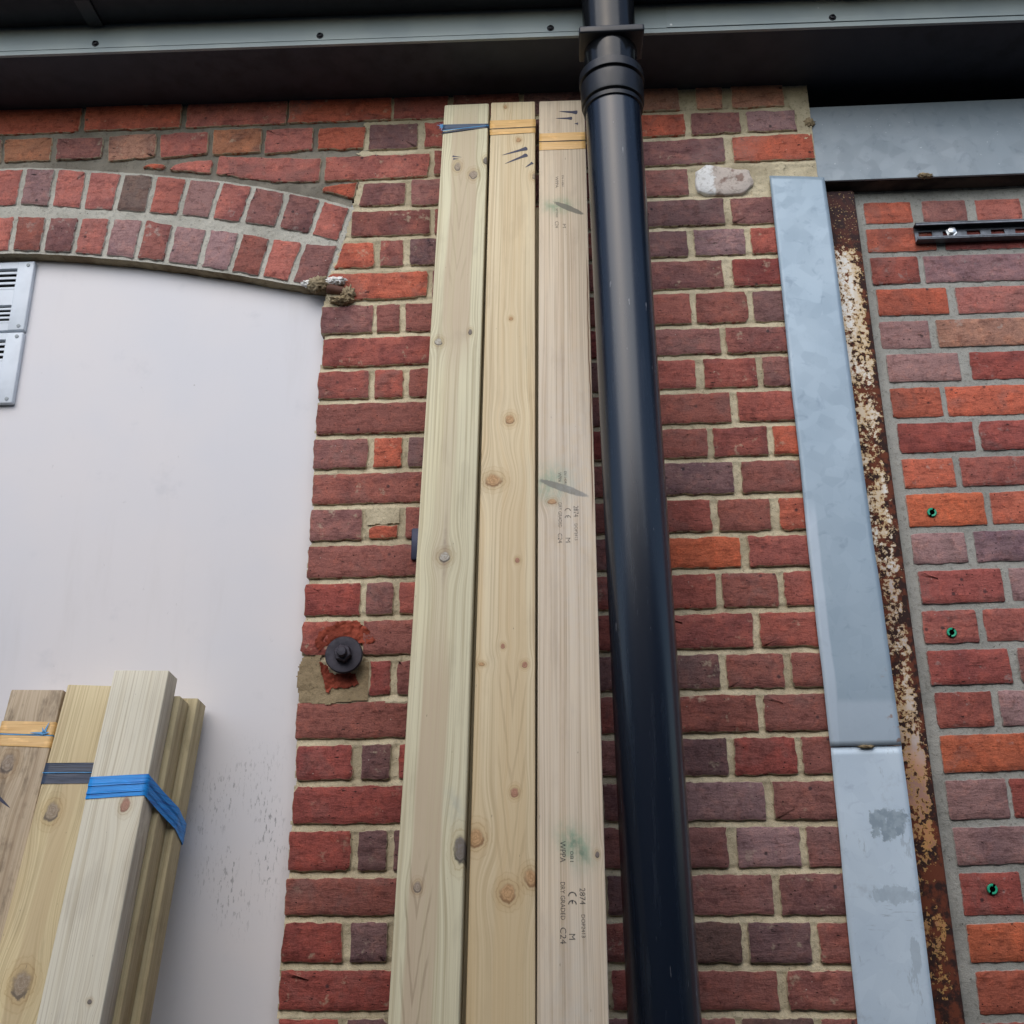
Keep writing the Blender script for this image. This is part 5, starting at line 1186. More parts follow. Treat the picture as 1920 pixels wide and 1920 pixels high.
# ------------------------------------------------------------------ louvred vents on the board
M_VENT = plain('white_plastic', lin(214, 222, 230), .42, 0, .5, 0, .06, 18)
M_VSCR = plain('grey_screw', lin(150, 158, 162), .5)
vt = D['VENT']
for k_, (za, zb_, lb) in enumerate(((vt[0][2], vt[1][2] + .0012, 'upper white louvred vent cover on the board, tucked under the arch'), (vt[2][2] - .0012, vt[3][2], 'lower white louvred vent cover on the board, butted below the other'))):
    ur = vt[0][0]; W_ = .235; H_ = za - zb_
    e = empty('vent_cover', (ur - W_ / 2, .031, zb_)); tag(e, lb, 'vent', 'louvred vent covers')
    x1 = W_ / 2; x0 = -x1; sr = x1 - .037; sl_ = x0 + .037
    yb2, yf2 = -.0002, -.0125
    bm = bmesh.new(); bx(bm, sr, x1, yf2, yb2, 0, H_, .0028, 3); bx(bm, x0, sl_, yf2, yb2, 0, H_, .0028, 3)
    for a, b in ((0, H_ * .115), (H_ * .365, H_ * .60), (H_ * .90, H_)): bx(bm, sl_ - .002, sr + .002, yf2 + .0012, yb2, a, b, .0012, 1)
    bmobj('frame', bm, M_VENT, e, True, 40)
    box('backing', sl_, sr, -.0028, -.0008, .004, H_ - .004, M_HOLE, e)
    for g0, g1 in ((H_ * .115, H_ * .365), (H_ * .60, H_ * .90)):
        st_ = (g1 - g0) / 4
        for i in range(4):
            z_ = g0 + st_ * i; bm = bmesh.new()
            q = [(yf2 + .002, z_), (yf2 + .0032, z_), (-.003, z_ + st_ * .62), (-.0042, z_ + st_ * .62)]
            q = [(yf2 + .0015, z_), (-.0045, z_ + st_ * .18), (-.0045, z_ + st_ * .34), (yf2 + .0015, z_ + st_ * .42)]
            va = [bm.verts.new((sl_ - .001, a, b)) for a, b in q]; vb = [bm.verts.new((sr + .001, a, b)) for a, b in q]
            for j in range(4): bm.faces.new((va[j], va[(j + 1) % 4], vb[(j + 1) % 4], vb[j]))
            bmobj('slat', bm, M_VENT, e)
    for sx_ in (x1 - .013, x0 + .013):
        for sz_ in (.010, H_ - .010):
            lathe('screw', [(.0042, 0), (.004, .0012), (.0, .0016)], M_VSCR, e, 16, Vector((sx_, yf2, sz_)), Vector((0, -1, 0)))

# ------------------------------------------------------------------ eaves: soffit, metal trim, gutter
ev = empty('eaves', (0, 0, SZ)); ev.rotation_euler = (0, .0139, 0)
tag(ev, 'dark soffit and grey metal trim of the eaves along the wall top', 'eaves')
M_SOF = plain('dark_soffit', lin(56, 61, 70), .55, 0, .3, .08, .15, 20)
m = begin('grey_green_trim'); p = coord(); a = noise(p, 6, 3); b = noise(p, 160, 3)
cc = mix(lin(150, 161, 161), lin(140, 152, 154), sm(a, .4, .6)); cc = mix(cc, lin(225, 228, 228), sm(voro(p, 14.), .05, .03) * .7); cc = mix(cc, lin(60, 64, 66), sm(voro(vadd(p, (4., 2., 7.)), 11.), .035, .02) * .6)
M_TRIM = finish(m, cc, .45, b, .05, .0006, .15)
box('soffit_board', -2.3, 2.3, -.158, .26, .0, .012, M_SOF, ev)
YF = -.162; XS = .272
def prism(name, prof, x0, x1, mat, parent, sm_=False):
    bm = bmesh.new(); a = [bm.verts.new((x0, y, z)) for y, z in prof]; b = [bm.verts.new((x1, y, z)) for y, z in prof]; n = len(prof)
    for i in range(n): bm.faces.new((a[i], a[(i + 1) % n], b[(i + 1) % n], b[i]))
    bm.faces.new(a); bm.faces.new(b)
    return bmobj(name, bm, mat, parent, sm_, 30)
prism('drip_lip', [(YF - .0035, .0005), (YF - .0025, .0118), (-.1585, .0118), (-.1585, .0005)], -2.3, 2.3, M_TRIM, ev)
for (xa, xb, dy) in ((-2.3, XS, 0), (XS - .03, 2.3, -.0016)):
    t_ = prism('fascia_trim', [(YF + dy - .001, .0148), (YF + dy - .001, .084), (-.157 + dy, .084), (-.157 + dy, .0148)], xa, xb, M_TRIM, ev)
    for q in D['SCR']:
        if xa < q[0] < xb and not (xa < 0 and q[0] > XS) and (q[0] < XS - .05 or xa > 0):
            zz_ = q[2] - SZ + .0139 * q[0]
            lathe('screw', [(.0075, 0), (.0075, .001), (.0052, .0012), (.005, .0042), (.0036, .0048), (.003, .0025), (0, .0025)], M_BLK2, t_, 20, Vector((q[0], YF + dy - .001, zz_)), Vector((0, -1, 0)))
prism('fascia_board', [(-.1568, .013), (-.1568, .25), (-.13, .25), (-.13, .013)], -2.3, 2.3, M_SOF, ev)
m = begin('black_pvc'); p = coord(); px, py, pz = sep(p); a = noise(p, 30, 4)
dust = sm(noise(vec(px * 60., py * 60., pz * 4.), 1., 4, .65), .52, .75)
cc = mix((.006, .011, .022), (.018, .027, .042), dust * .6)
sc = sm(noise(vec(px * 160., py * 160., pz * 24.), 1., 2), .74, .77); cc = mix(cc, (.35, .35, .36), sc * .35)
M_PVC = finish(m, cc, dust * .10 + .25, a, .03, .001, 0, .65)
M_PVCG = plain('black_gloss', (.008, .009, .011), .2, 0, .4, 0, .1, 30)
M_PVCM = plain('black_seal', (.012, .013, .017), .36, 0, .4, .05, .1, 60)
M_GUT = plain('black_gutter', (.008, .009, .013), .5, 0, .25, 0, .1, 30)
gt = empty('gutter', (0, 0, SZ)); gt.rotation_euler = (0, .0139, 0); tag(gt, 'black plastic gutter along the top edge above the grey trim', 'gutter')
pr_ = [(-.1635, .20), (-.1635, .080), (-.167, .074), (-.175, .071), (-.235, .071), (-.246, .075), (-.252, .085), (-.256, .17), (-.262, .18), (-.262, .19), (-.252, .19), (-.250, .18), (-.247, .09), (-.240, .079), (-.178, .078), (-.170, .084), (-.1685, .20)]
prism('gutter_trough', pr_, -2.3, 2.3, M_GUT, gt, True)
for xb in (-.97, .62): prism('gutter_bracket', [(-.1632, .19), (-.1632, .074), (-.170, .066), (-.240, .066), (-.254, .073), (-.2585, .086), (-.2635, .17), (-.2645, .195), (-.2625, .1955), (-.257, .09), (-.25, .08), (-.24, .0705), (-.173, .0705), (-.1646, .08), (-.1644, .19)], xb - .016, xb + .016, M_PVCM, gt)

# ------------------------------------------------------------------ downpipe
p0, p1 = Vector(D['PIPE'][0]), Vector(D['PIPE'][1]); axd = (p0 - p1).normalized()
def pz_(z): return p1 + axd * ((z - p1.z) / axd.z)
foot = pz_(0.); dp = empty('downpipe', foot); tag(dp, 'fat black plastic downpipe with ribbed coupling, running up to the gutter', 'downpipe')
H = {k: v[2] for k, v in D['PIPEZ'].items()}; AX = Vector(axd)
def at(z): return (z) / axd.z
PR = .0535
lathe('pipe', [(PR - .003, .03), (PR, .03), (PR, at(H['col4'] + .004)), (PR - .003, at(H['col4'] + .004))], M_PVC, dp, 72, Vector(), AX)
lathe('coupling', [(PR + .0005, at(H['col4'] - .0085)), (PR + .0035, at(H['col4'] - .008)), (PR + .004, at(H['col4'])), (PR + .0005, at(H['col3'] - .005)), (PR + .001, at(H['col3'] - .004)), (PR + .0065, at(H['col3'] - .003)), (PR + .0075, at(H['col3'])), (PR + .0078, at(H['col2'])),
                   (PR + .004, at(H['col2'] + .001)), (PR + .004, at(H['col1'] - .001)), (PR + .0100, at(H['col1'])), (PR + .0104, at(H['col1'] + .003)), (PR + .0094, at(H['col0'])), (PR - .001, at(H['col0'] + .006))], M_PVCM, dp, 72, Vector(), AX, 30)
up_ = Vector((.0, 0, 1)); c0_ = pz_(H['col0']) - foot; zt_ = SZ + .069 - .0139 * .12
lathe('outlet_tube', [(PR - .004, -.02), (PR - .002, .0), (PR - .001, H['clip0'] - H['col0']), (PR - .001, zt_ - H['col0'])], M_PVCG, dp, 72, c0_, up_)
cz = (H['clip0'] + H['clip1']) / 2 - foot.z; cx_ = c0_.x + .001; cy_ = c0_.y
o = box('clip_plate', cx_ - .063, cx_ + .063, cy_ - .060, cy_ + .02, cz - .0085, cz + .0085, M_PVCM, dp, .004, 3)
# pipe brackets to the wall, below the picture
for zb_ in (.45, 1.02):
    q = pz_(zb_) - foot
    br = lathe('pipe_bracket', [(PR + .0005, -.016), (PR + .004, -.016), (PR + .004, .016), (PR + .0005, .016)], M_PVCM, dp, 48, q, AX)
    box('standoff', q.x - .012, q.x + .012, q.y + PR, -foot.y - .0005, q.z - .012, q.z + .012, M_PVCM, br)

# ------------------------------------------------------------------ timber
def rbox(w, t, z0, z1, r_=.0022, seg=3, rs=None, topj=.0012):
    """bar of rounded section, origin on the front face: x across, y back, z along"""
    sec = []
    for cx_, cy_, a0 in ((w / 2 - r_, r_, -90), (w / 2 - r_, t - r_, 0), (-w / 2 + r_, t - r_, 90), (-w / 2 + r_, r_, 180)):
        for i in range(seg + 1): a = R(a0 + 90 * i / seg); sec.append((cx_ + math.cos(a) * r_, cy_ + math.sin(a) * r_))
    n = len(sec); zs_ = [z1, z1 - .0015, z1 - .05] + list(np.linspace(z1 - .12, z0, 24)); V = []; F = []
    for k_, z in enumerate(zs_):
        wx = 0 if rs is None else (rs.rand() - .5) * .0005
        for (x, y) in sec:
            s = .985 if k_ == 0 else 1.
            V.append((x * s + wx, (y - t / 2) * s + t / 2, z + (0 if k_ > 1 else (fbm(np.array(x * 1.), np.array(y * 1. + (w * 31)), 60, 3) * topj * 2))))
    for k_ in range(len(zs_) - 1):
        for i in range(n): j = (i + 1) % n; F.append((k_ * n + i, (k_ + 1) * n + i, (k_ + 1) * n + j, k_ * n + j))
    F.append(tuple(range(n - 1, -1, -1))); F.append(tuple((len(zs_) - 1) * n + i for i in range(n)))
    F = [f[::-1] for f in F]
    return V, F
def fmat(F_):
    x, y, z, o_ = (Vector(F_[k]) for k in 'xyzo')
    return Matrix(((x.x, y.x, z.x, o_.x), (x.y, y.y, z.y, o_.y), (x.z, y.z, z.z, o_.z), (0, 0, 0, 1)))
def timber_root(name, key, label, group):
    F_ = D['PL'][key]; Mx = fmat(F_); ln = Mx.translation.z / Mx[2][2] - .01
    base = Mx @ Vector((0, .0235, -ln)); e = empty(name, (base.x, base.y, 0)); tag(e, label, 'timber', group)
    return e, Mx, ln, F_
def child(o, root, Mx):
    o.parent = root; o.matrix_parent_inverse = Matrix.Translation(-Vector(root.location)); o.matrix_basis = Mx
    return o
def bar(name, mat, root, Mx, ln, w, t=.046, off=(0, 0, 0), seed=1):
    V, F = rbox(w, t, -ln, 0, rs=np.random.RandomState(seed))
    o = mesh(name, V, F, mat, None, True); o.data.set_sharp_from_angle(angle=R(50))
    return child(o, root, Mx @ Matrix.Translation(off))
def band(name, sec, zl, mat, root, Mx, off=.0007, wob=.0006, seed=0):
    """tape wound round a section: sec = corner points (x,y); zl(x,y) -> (z0,z1)"""
    rs = np.random.RandomState(seed); pts = []
    n = len(sec); cxy = np.mean(np.array(sec), 0)
    for i in range(n):
        a, b = np.array(sec[i]), np.array(sec[(i + 1) % n]); k_ = max(2, int(np.linalg.norm(b - a) / .008))
        for j in range(k_): pts.append(a + (b - a) * j / k_)
    V = []; F = []; m_ = len(pts); rows_ = 6
    for r_ in range(rows_ + 1):
        for i, q in enumerate(pts):
            d = (q - cxy); d = np.array([np.sign(d[0]) if abs(abs(d[0]) - abs(np.array(sec)[:, 0]).max()) < .004 else 0, np.sign(d[1]) if (q[1] < .001 or q[1] > cxy[1] * 1.9) else 0])
            z0, z1 = zl(q[0], q[1]); z = z0 + (z1 - z0) * r_ / rows_ + float(fbm(np.array(q[0] * 1. + seed), np.array(q[1] + r_ * .03), 40, 2)) * wob
            h = off + abs(float(fbm(np.array(q[0] * .6 + seed), np.array(r_ * .21 + seed * 3.1), 16, 2))) * .0016
            V.append((q[0] + d[0] * h, q[1] + d[1] * h, z))
    for r_ in range(rows_):
        for i in range(m_): j = (i + 1) % m_; F.append((r_ * m_ + i, r_ * m_ + j, (r_ + 1) * m_ + j, (r_ + 1) * m_ + i))
    o = mesh(name, V, F, mat, None, True)
    return child(o, root, Mx)
def tape_mat(name, c0, c1, gloss=.4):
    m = begin(name); x, y, z = sep(coord())
    a = noise(vec(x * 12., y * 12., z * 420.), 1., 3, .6); b = noise(vec(x * 30., y * 30., z * 90.), 1., 3)
    cc = mix(c0, c1, sm(a, .48, .68)); cc = mix(cc, mix(cc, (1.35, 1.35, 1.35), 1., 'MULTIPLY'), sm(b, .55, .7) * .6)
    return finish(m, cc, gloss, a, .4, .0006, 0, .5)
T_OR = tape_mat('orange_tape', lin(224, 182, 118), lin(204, 158, 92)); T_BK = tape_mat('black_tape', lin(58, 68, 88), lin(20, 24, 36)); T_BL = tape_mat('blue_tape', lin(30, 148, 232), lin(14, 108, 194))
T_SLATE = tape_mat('slate_tape', lin(70, 88, 112), lin(42, 54, 74)); T_STR = plain('blue_string', lin(80, 150, 200), .5); T_LINE = plain('dark_string', lin(70, 62, 50), .7)
m = begin('stamp_ink'); p = coord(); al = sm(noise(p, 420, 3, .6), .28, .60) * .5 + .36
M_INK = finish(m, (.06, .058, .062), .8); put(X.nt.nodes['Principled BSDF'].inputs['Alpha'], al)
m = begin('faint_ink'); p = coord(); al = sm(noise(p, 420, 3, .6), .32, .62) * .45 + .30
M_INK2 = finish(m, (.07, .07, .075), .8); put(X.nt.nodes['Principled BSDF'].inputs['Alpha'], al)
M_PEN = plain('marker_ink', lin(56, 58, 78), .6)
def stamp(body, v0, v1, u, h, root, Mx, mat):
    cu = bpy.data.curves.new('t', 'FONT'); cu.body = body; cu.resolution_u = 3; to = bpy.data.objects.new('t', cu); COL.objects.link(to)
    dg = bpy.context.evaluated_depsgraph_get(); me = bpy.data.meshes.new_from_object(to.evaluated_get(dg))
    bpy.data.objects.remove(to); me.name = 'stamped_text'
    n = len(me.vertices); co = np.zeros(n * 3); me.vertices.foreach_get('co', co); co = co.reshape(-1, 3)
    lo, hi = co.min(0), co.max(0); t = (co - lo) / np.maximum(hi - lo, 1e-6)
    out = np.stack([u - h / 2 + t[:, 1] * h, np.full(n, -.00035), v0 + (v1 - v0) * t[:, 0]], 1)
    me.vertices.foreach_set('co', out.ravel()); me.materials.clear(); me.materials.append(mat); me.update()
    o = bpy.data.objects.new('stamped_text', me); COL.objects.link(o)
    return child(o, root, Mx)
def ce_mark(v0, v1, u, h, root, Mx, mat):
    V = []; F = []
    half = abs(v1 - v0) * .52; r_o = h / 2; th_ = h * .13
    for q in (0, 1):
        cz_ = v0 - (r_o + q * (abs(v1 - v0) - r_o * 1.0)); n = 14; s0 = len(V)
        for i in range(n + 1):
            a = math.pi * i / n
            for rr in (r_o, r_o - th_): V.append((u + math.cos(a) * rr, -.00035, cz_ + math.sin(a) * rr))
        for i in range(n): F.append((s0 + 2 * i, s0 + 2 * i + 1, s0 + 2 * i + 3, s0 + 2 * i + 2))
        if q: s0 = len(V); V += [(u - th_ / 2, -.00035, cz_ + r_o - th_), (u + th_ / 2, -.00035, cz_ + r_o - th_), (u + th_ / 2, -.00035, cz_ + .1 * r_o), (u - th_ / 2, -.00035, cz_ + .1 * r_o)]; F.append((s0, s0 + 1, s0 + 2, s0 + 3))
    return child(mesh('stamped_mark', V, F, mat), root, Mx)
def stroke(a, b, r_, root, Mx, mat=None):
    a = np.array(a); b = np.array(b); d = (b - a) / np.linalg.norm(b - a); nn = np.array([-d[1], d[0]]); ln_ = np.linalg.norm(b - a); pts = []
    r_ = r_ * 1.9; prof = [(0, .0), (.02, .8), (.07, 1.), (.16, .8), (.3, .55), (.6, .4), (.85, .22), (1, .04)]
    up2 = [a + d * ln_ * t + nn * r_ * k_ for t, k_ in prof]; dn = [a + d * ln_ * t - nn * r_ * k_ for t, k_ in prof]
    V = [(q[0], -.0003, q[1]) for q in up2 + dn]; n = len(prof); F = [(i, i + 1, n + i + 1, n + i) for i in range(n - 1)]
    return child(mesh('pen_mark', V, F, mat or M_PEN), root, Mx)

SK = lin(150, 132, 118)
KB = (lin(196, 154, 110), lin(130, 94, 62)); KG = (lin(160, 148, 136), lin(92, 84, 80)); KD = (lin(92, 86, 96), lin(40, 38, 44)); KR = (lin(176, 120, 104), lin(140, 96, 80)); KS = (lin(190, 188, 180), lin(70, 66, 64))
GRP = 'tall timber planks leaning on the brick wall'
def kn(F_, spec): return [(*F_['f']['knots'][i], ru, rv, st_) for i, ru, rv, st_ in spec]
def sec4(w, t): return [(-w / 2, 0), (w / 2, 0), (w / 2, t), (-w / 2, t)]
def tl(f, a, b, k0, k1):
    """linear tape edges from corner features: f = tl, tr, bl, br; fractions k0..k1 of the height"""
    (x0, zl0), (x1, zr0), (_, zl1), (_, zr1) = f
    def g(x, y):
        s = (x - x0) / (x1 - x0 + 1e-9); zt_ = zl0 + (zr0 - zl0) * s; zb2 = zl1 + (zr1 - zl1) * s
        return (zb2 + (zt_ - zb2) * (1 - k1), zb2 + (zt_ - zb2) * (1 - k0))
    return g
# --- left tall plank (hidden boards added behind this and the middle darken the gaps)
WBK = wood('added_back_timber', lin(196, 182, 150), lin(176, 150, 114), lin(166, 144, 108), seed=71.)
F_ = D['PL']['p1']
W1 = wood('pale_green_timber', lin(214, 207, 176), lin(190, 170, 144), lin(196, 184, 150), kn(F_, [(0, .0075, .013, KG), (1, .009, .013, KG), (2, .006, .012, KD), (3, .008, .009, KS), (4, .004, .008, KD), (5, .010, .011, KS), (6, .010, .022, KD), (7, .006, .008, KG)]),
          stains=[(F_['f']['knots'][3][0], F_['f']['knots'][3][1], .0022, .040, SK, .7, 0.), (F_['f']['knots'][5][0], F_['f']['knots'][5][1] + .01, .0032, .065, SK, .8, 0.), (F_['f']['knots'][5][0], F_['f']['knots'][5][1], .017, .024, SK, .5, 0.), (F_['f']['knots'][6][0] - .01, F_['f']['knots'][6][1] + .06, .012, .03, lin(170, 172, 158), .6, .3), (F_['f']['knots'][4][0] - .02, F_['f']['knots'][4][1] - .01, .02, .012, SK, .35, .5)],
          band=[(.0, .026, -.62, .02, .75), (-.004, .014, -1.55, -.55, .35), (-.008, .021, -3.2, -1.22, .8)], cath=[(-.016, F_['f']['knots'][7][1] - .42, F_['f']['knots'][7][1] + .06, .022, 6.5, 11., .42), (-.004, -.52, -.18, .020, 7.5, 9., .2)], seed=2.)
e, Mx, ln, F_ = timber_root('timber_plank', 'p1', 'pale greenish timber plank with dark slate tape, leftmost of the three tall ones', GRP)
w_ = .0958; bar('timber', W1, e, Mx, ln, w_, seed=1)
bar('timber', WBK, e, Mx, ln - .24, .0965, .044, (.030, .0468, -.24), seed=21)
f = F_['f']['tape']; band('tape', sec4(w_, .046), tl(f, 0, 0, 0, .62), T_SLATE, e, Mx, .0007, seed=1)
g1 = lambda x, y: ((f[2][1] + (f[1][1] - .009 - f[2][1]) * (x + w_ / 2) / w_) - .0022, (f[2][1] + (f[1][1] - .009 - f[2][1]) * (x + w_ / 2) / w_) + .0022)
band('tape', sec4(w_, .046), g1, T_BK, e, Mx, .0012, seed=2)
g2 = lambda x, y: ((f[2][1] + .006 + (f[1][1] - .0075 - f[2][1] - .006) * (x + w_ / 2) / w_) - .0008, (f[2][1] + .006 + (f[1][1] - .0075 - f[2][1] - .006) * (x + w_ / 2) / w_) + .0008)
band('string', sec4(w_, .046), g2, T_STR, e, Mx, .002, seed=3)
for i in range(6):
    a_ = np.array([-w_ / 2 - .001, f[0][1] - .006]); an = R(100 + i * 32); stroke(a_, a_ + np.array([math.cos(an), math.sin(an)]) * (.008 + .003 * (i % 3)), .0009, e, Mx @ Matrix.Translation((0, -.002, 0)), T_STR).name = 'string_end'
k0 = F_['f']['knots'][0]
stroke((k0[0] - .012, k0[1] + .030), (k0[0] + .008, k0[1] + .026), .0012, e, Mx); stroke((k0[0] - .010, k0[1] + .022), (k0[0] + .002, k0[1] + .0215), .0014, e, Mx)
# --- middle tall plank
F_ = D['PL']['p2']
K2 = [(0, .004, .006, KB), (1, .006, .008, KB), (2, .004, .005, KB), (3, .009, .011, KB), (4, .015, .014, KB), (5, .004, .005, KR), (6, .005, .006, KR), (7, .006, .004, KB), (8, .006, .008, KR), (9, .012, .016, KB), (10, .012, .014, KB), (11, .010, .013, KB), (12, .004, .005, KR), (13, .007, .010, KG)]
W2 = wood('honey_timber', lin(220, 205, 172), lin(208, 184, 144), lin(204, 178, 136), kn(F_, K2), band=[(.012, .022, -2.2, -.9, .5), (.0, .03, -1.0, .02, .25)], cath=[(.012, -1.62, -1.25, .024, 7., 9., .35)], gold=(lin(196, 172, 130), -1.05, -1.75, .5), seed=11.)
e, Mx, ln, F_ = timber_root('timber_plank', 'p2', 'knotty honey-coloured timber plank with orange tape, middle of the three tall ones', GRP)
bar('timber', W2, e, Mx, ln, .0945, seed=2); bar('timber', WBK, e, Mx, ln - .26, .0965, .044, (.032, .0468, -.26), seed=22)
f = F_['f']['tape']; s4 = sec4(.0945, .046)
band('tape', s4, tl(f, 0, 0, 0, .56), T_OR, e, Mx, .0012, seed=4); band('tape', s4, tl(f, 0, 0, .62, 1.), T_OR, e, Mx, .0007, seed=5)
band('string', s4, tl(f, 0, 0, .57, .62), T_LINE, e, Mx, .0016, seed=6)
mk = F_['f']['marks']
for i, r_ in ((0, .0030), (2, .0028), (4, .0022)): stroke(mk[i], mk[i + 1], r_, e, Mx)
# --- right tall plank
F_ = D['PL']['p3']; GN = lin(104, 146, 116)
sl_ = F_['f']['slit']; sn = F_['f']['stain']
a1_ = math.atan2(sl_[1][1] - sl_[0][1], sl_[1][0] - sl_[0][0]); a2_ = math.atan2(sl_[3][1] - sl_[2][1], sl_[3][0] - sl_[2][0])
mid_ = lambda a, b: ((a[0] + b[0]) / 2, (a[1] + b[1]) / 2)
c1_ = mid_(sl_[0], sl_[1]); c2_ = mid_(sl_[2], sl_[3]); DKG = lin(112, 110, 100)
W3 = wood('pinkish_timber', lin(213, 198, 175), lin(205, 186, 158), lin(196, 174, 146), kn(F_, [(0, .008, .006, KB), (1, .0035, .005, KD)]),
          stains=[(sn[0][0] - .012, sn[0][1] + .004, .030, .020, GN, .8, 0.), (sn[1][0] - .014, sn[1][1], .032, .034, GN, .85, 0.), (sn[2][0], sn[2][1], .020, .030, GN, 1.0, .6), (sn[2][0] + .004, sn[2][1] - .004, .006, .020, lin(60, 96, 78), .8, .6),
                  (c1_[0], c1_[1], .034, .0065, DKG, .85, a1_), (c2_[0], c2_[1], .042, .0070, DKG, .85, a2_), (.02, -.95, .06, .30, lin(200, 202, 204), .3, 0.), (.0, -1.9, .04, .3, lin(190, 196, 196), .3, 0.)],
          fine=1.25, crack=(.0445, -1.05, -.40), seed=23.)
e, Mx, ln, F_ = timber_root('timber_plank', 'p3', 'pinkish-grey stamped timber plank with green stains and orange tape, next to the downpipe', GRP)
bar('timber', W3, e, Mx, ln, .0972, seed=3)
f = F_['f']['tape']
band('tape', s4, tl(f, 0, 0, 0, .47), T_OR, e, Mx, .0008, seed=7); band('tape', s4, tl(f, 0, 0, .54, 1.), T_OR, e, Mx, .0008, seed=8); band('string', s4, tl(f, 0, 0, .47, .535), T_LINE, e, Mx, .0010, seed=9)
mk = F_['f']['marks']
for i, r_ in ((0, .0032), (2, .0026), (4, .0022)): stroke(mk[i], mk[i + 1], r_, e, Mx)
for key, mt, items in (('t3', M_INK, [(0, 1, 'WPPA', .0082), (2, 3, 'DRY GRADED', .0066), (4, 5, 'C24', .0085), (8, 9, 'M', .0085), (10, 11, '2874', .0082), (12, 13, 'DOP2413', .0052), (14, 15, '081', .005)]),
                       ('t2', M_INK2, [(0, 1, 'WPPA', .0062), (2, 3, 'DRY GRADED', .0058), (4, 5, 'C24', .0072), (8, 9, 'M', .0078), (10, 11, '2874', .0082), (12, 13, 'DOP2413', .0050), (14, 15, 'EN 14081', .0045)]),
                       ('t1', M_INK2, [(0, 1, 'WPPA', .0062), (2, 3, 'C24', .0072), (4, 5, 'M', .006), (6, 7, 'DRY GRADED', .0045), (8, 9, 'EN 14081', .0040)])):
    q = F_['f'][key]
    for a, b, body, h_ in items: stamp(body, q[a][1], q[b][1], q[a][0], h_, e, Mx, mt)
    if key != 't1': ce_mark(q[6][1], q[7][1], q[6][0], .0125 if key == 't3' else .0105, e, Mx, mt)
# --- short timbers by the board
GR2 = 'shorter timbers leaning on the white board'
F_ = D['PL']['a']
WA = wood('weathered_timber', lin(196, 178, 152), lin(176, 154, 126), lin(168, 146, 120), kn(F_, [(0, .014, .020, KG)]), seed=31., dirt=.75)
e, Mx, ln, F_ = timber_root('timber_plank', 'a', 'weathered grey-brown short plank with orange tape, leftmost against the white board', GR2)
bar('timber', WA, e, Mx, ln, .0985, seed=4); f = F_['f']['tape']; s4 = sec4(.0985, .046)
band('tape', s4, tl(f, 0, 0, 0, .50), T_OR, e, Mx, .0008, seed=10); band('tape', s4, tl(f, 0, 0, .56, 1.), T_OR, e, Mx, .0008, seed=11); band('string', s4, tl(f, 0, 0, .52, .56), T_STR, e, Mx, .0014, seed=12)
kt = (.034, (f[1][1] + f[3][1]) / 2 + .002)
for an, l_ in ((75, .022), (178, .026), (115, .012), (10, .010)): stroke(kt, (kt[0] + math.cos(R(an)) * l_, kt[1] + math.sin(R(an)) * l_), .0016, e, Mx @ Matrix.Translation((0, -.003, 0)), T_STR).name = 'string_end'
mk = F_['f']['mark']; stroke((mk[0][0] - .012, mk[0][1] + .010), mk[1], .0028, e, Mx)
F_ = D['PL']['b']
WB = wood('yellow_timber', lin(218, 202, 162), lin(198, 176, 138), lin(198, 178, 140), kn(F_, [(0, .013, .018, KG), (1, .017, .022, KG)]), band=[(.004, .016, -1.2, -.1, .6)], seed=41.)
e, Mx, ln, F_ = timber_root('timber_plank', 'b', 'yellowish short plank with shiny black tape, between the weathered plank and the taped bundle', GR2)
bar('timber', WB, e, Mx, ln, .0975, seed=5); f = F_['f']['tape']; s4 = sec4(.0975, .046)
band('tape', s4, tl(f, 0, 0, 0, .5), T_BK, e, Mx, .0012, seed=13); band('tape', s4, tl(f, 0, 0, .5, 1.), T_BK, e, Mx, .0008, seed=14); band('string', s4, tl(f, 0, 0, .46, .50), T_STR, e, Mx, .0022, seed=15)
F_ = D['PL']['c']
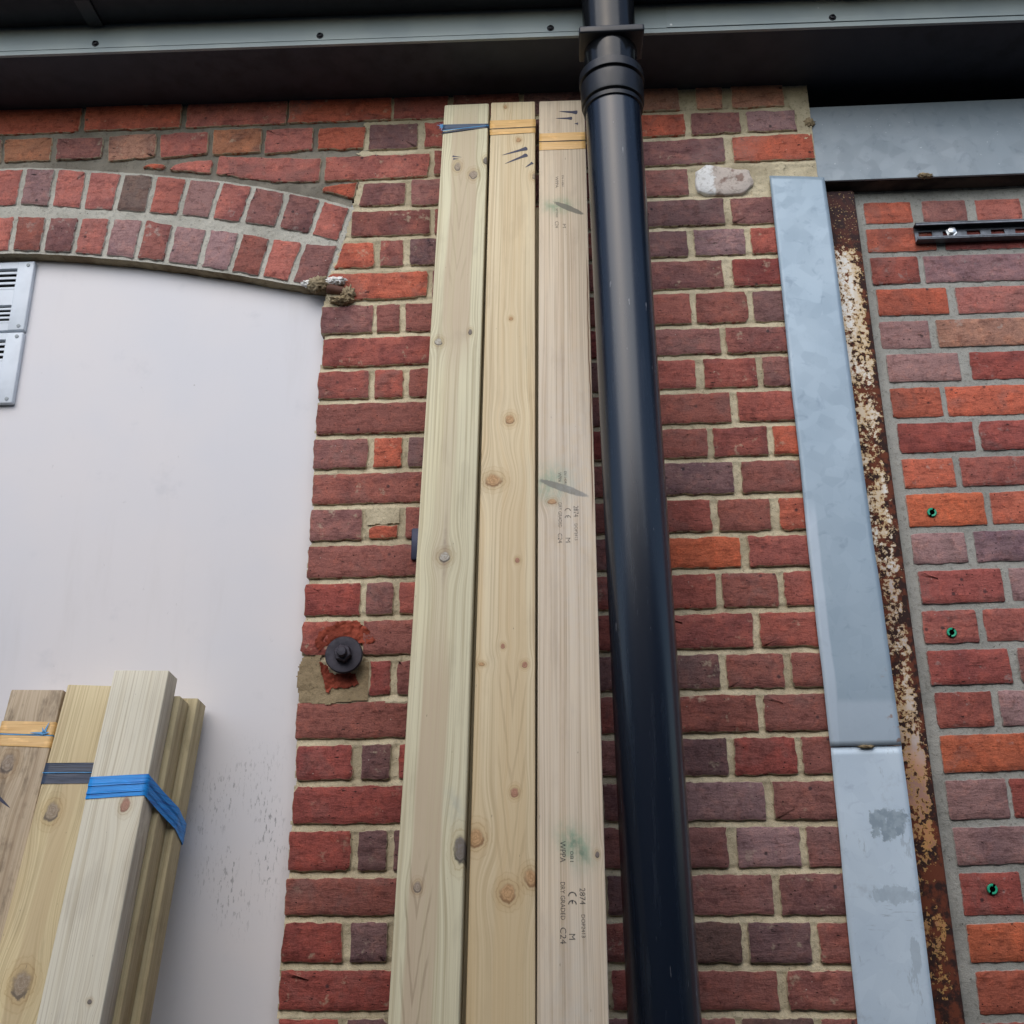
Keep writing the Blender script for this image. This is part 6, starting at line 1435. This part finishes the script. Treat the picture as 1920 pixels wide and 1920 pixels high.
WC = wood('white_timber', lin(224, 218, 198), lin(216, 204, 176), lin(214, 204, 178), kn(F_, [(0, .009, .013, KR), (1, .004, .004, KD)]), seed=53.)
WD = wood('tan_timber', lin(198, 184, 146), lin(176, 150, 110), lin(160, 138, 100), seed=61., dirt=.3)
e, Mx, ln, F_ = timber_root('timber_bundle', 'c', 'bundle of short timbers bound with bright blue tape, whitest one in front', GR2)
bar('timber', WC, e, Mx, ln, .098, .046, seed=6)
D1, D2 = (.010, .0475, -.030), (.024, .095, -.018)
bar('timber', WD, e, Mx, ln + D1[2], .098, .046, D1, seed=7); bar('timber', WD, e, Mx, ln + D2[2], .098, .046, D2, seed=8)
f = F_['f']['tape']; w_ = .098
sec = [(-w_ / 2, 0), (w_ / 2, 0), (w_ / 2 + .0115, .0475), (w_ / 2 + .0255, .095), (w_ / 2 + .0258, .1415), (-w_ / 2 + .02, .1415), (-w_ / 2, .05)]
def blue(k0_, k1_):
    gg = tl(f, 0, 0, k0_, k1_)
    def g_(x, y):
        a, b = gg(min(x, w_ / 2), y); d = -.36 * max(y, 0) * (1 if x > 0 else .4); return a + d, b + d
    return g_
band('tape', sec, blue(0, 1.), T_BL, e, Mx, .0010, seed=16); band('tape', sec, blue(.30, .44), T_BL, e, Mx, .0022, seed=17); band('tape', sec, blue(.70, .80), T_BL, e, Mx, .0022, seed=18)

# ------------------------------------------------------------------ added wall behind the camera, unseen, shades the lower scene
m = begin('render'); p = coord(); a = noise(p, 3, 4); b = noise(p, 90, 3)
M_REN = finish(m, mix(lin(120, 112, 104), lin(96, 92, 88), sm(a, .4, .6)), .95, b, .5, .003)
yw = empty('shade_wall', (0, -3.2, 0)); tag(yw, 'added grey rendered wall, unseen behind the viewpoint, shading the lower scene', 'wall')
box('wall_face', -9, 9, -.22, 0, 0, 3.2, M_REN, yw); box('coping', -9.05, 9.05, -.26, .04, 3.2, 3.27, plain('concrete_coping', lin(140, 138, 132), .9, bump=.4), yw, .008)
for x in (-6, -3, 3, 6): box('pier', x - .2, x + .2, .0, .08, 0, 2.999, M_REN, yw)
vs.exposure = EXPOSURE
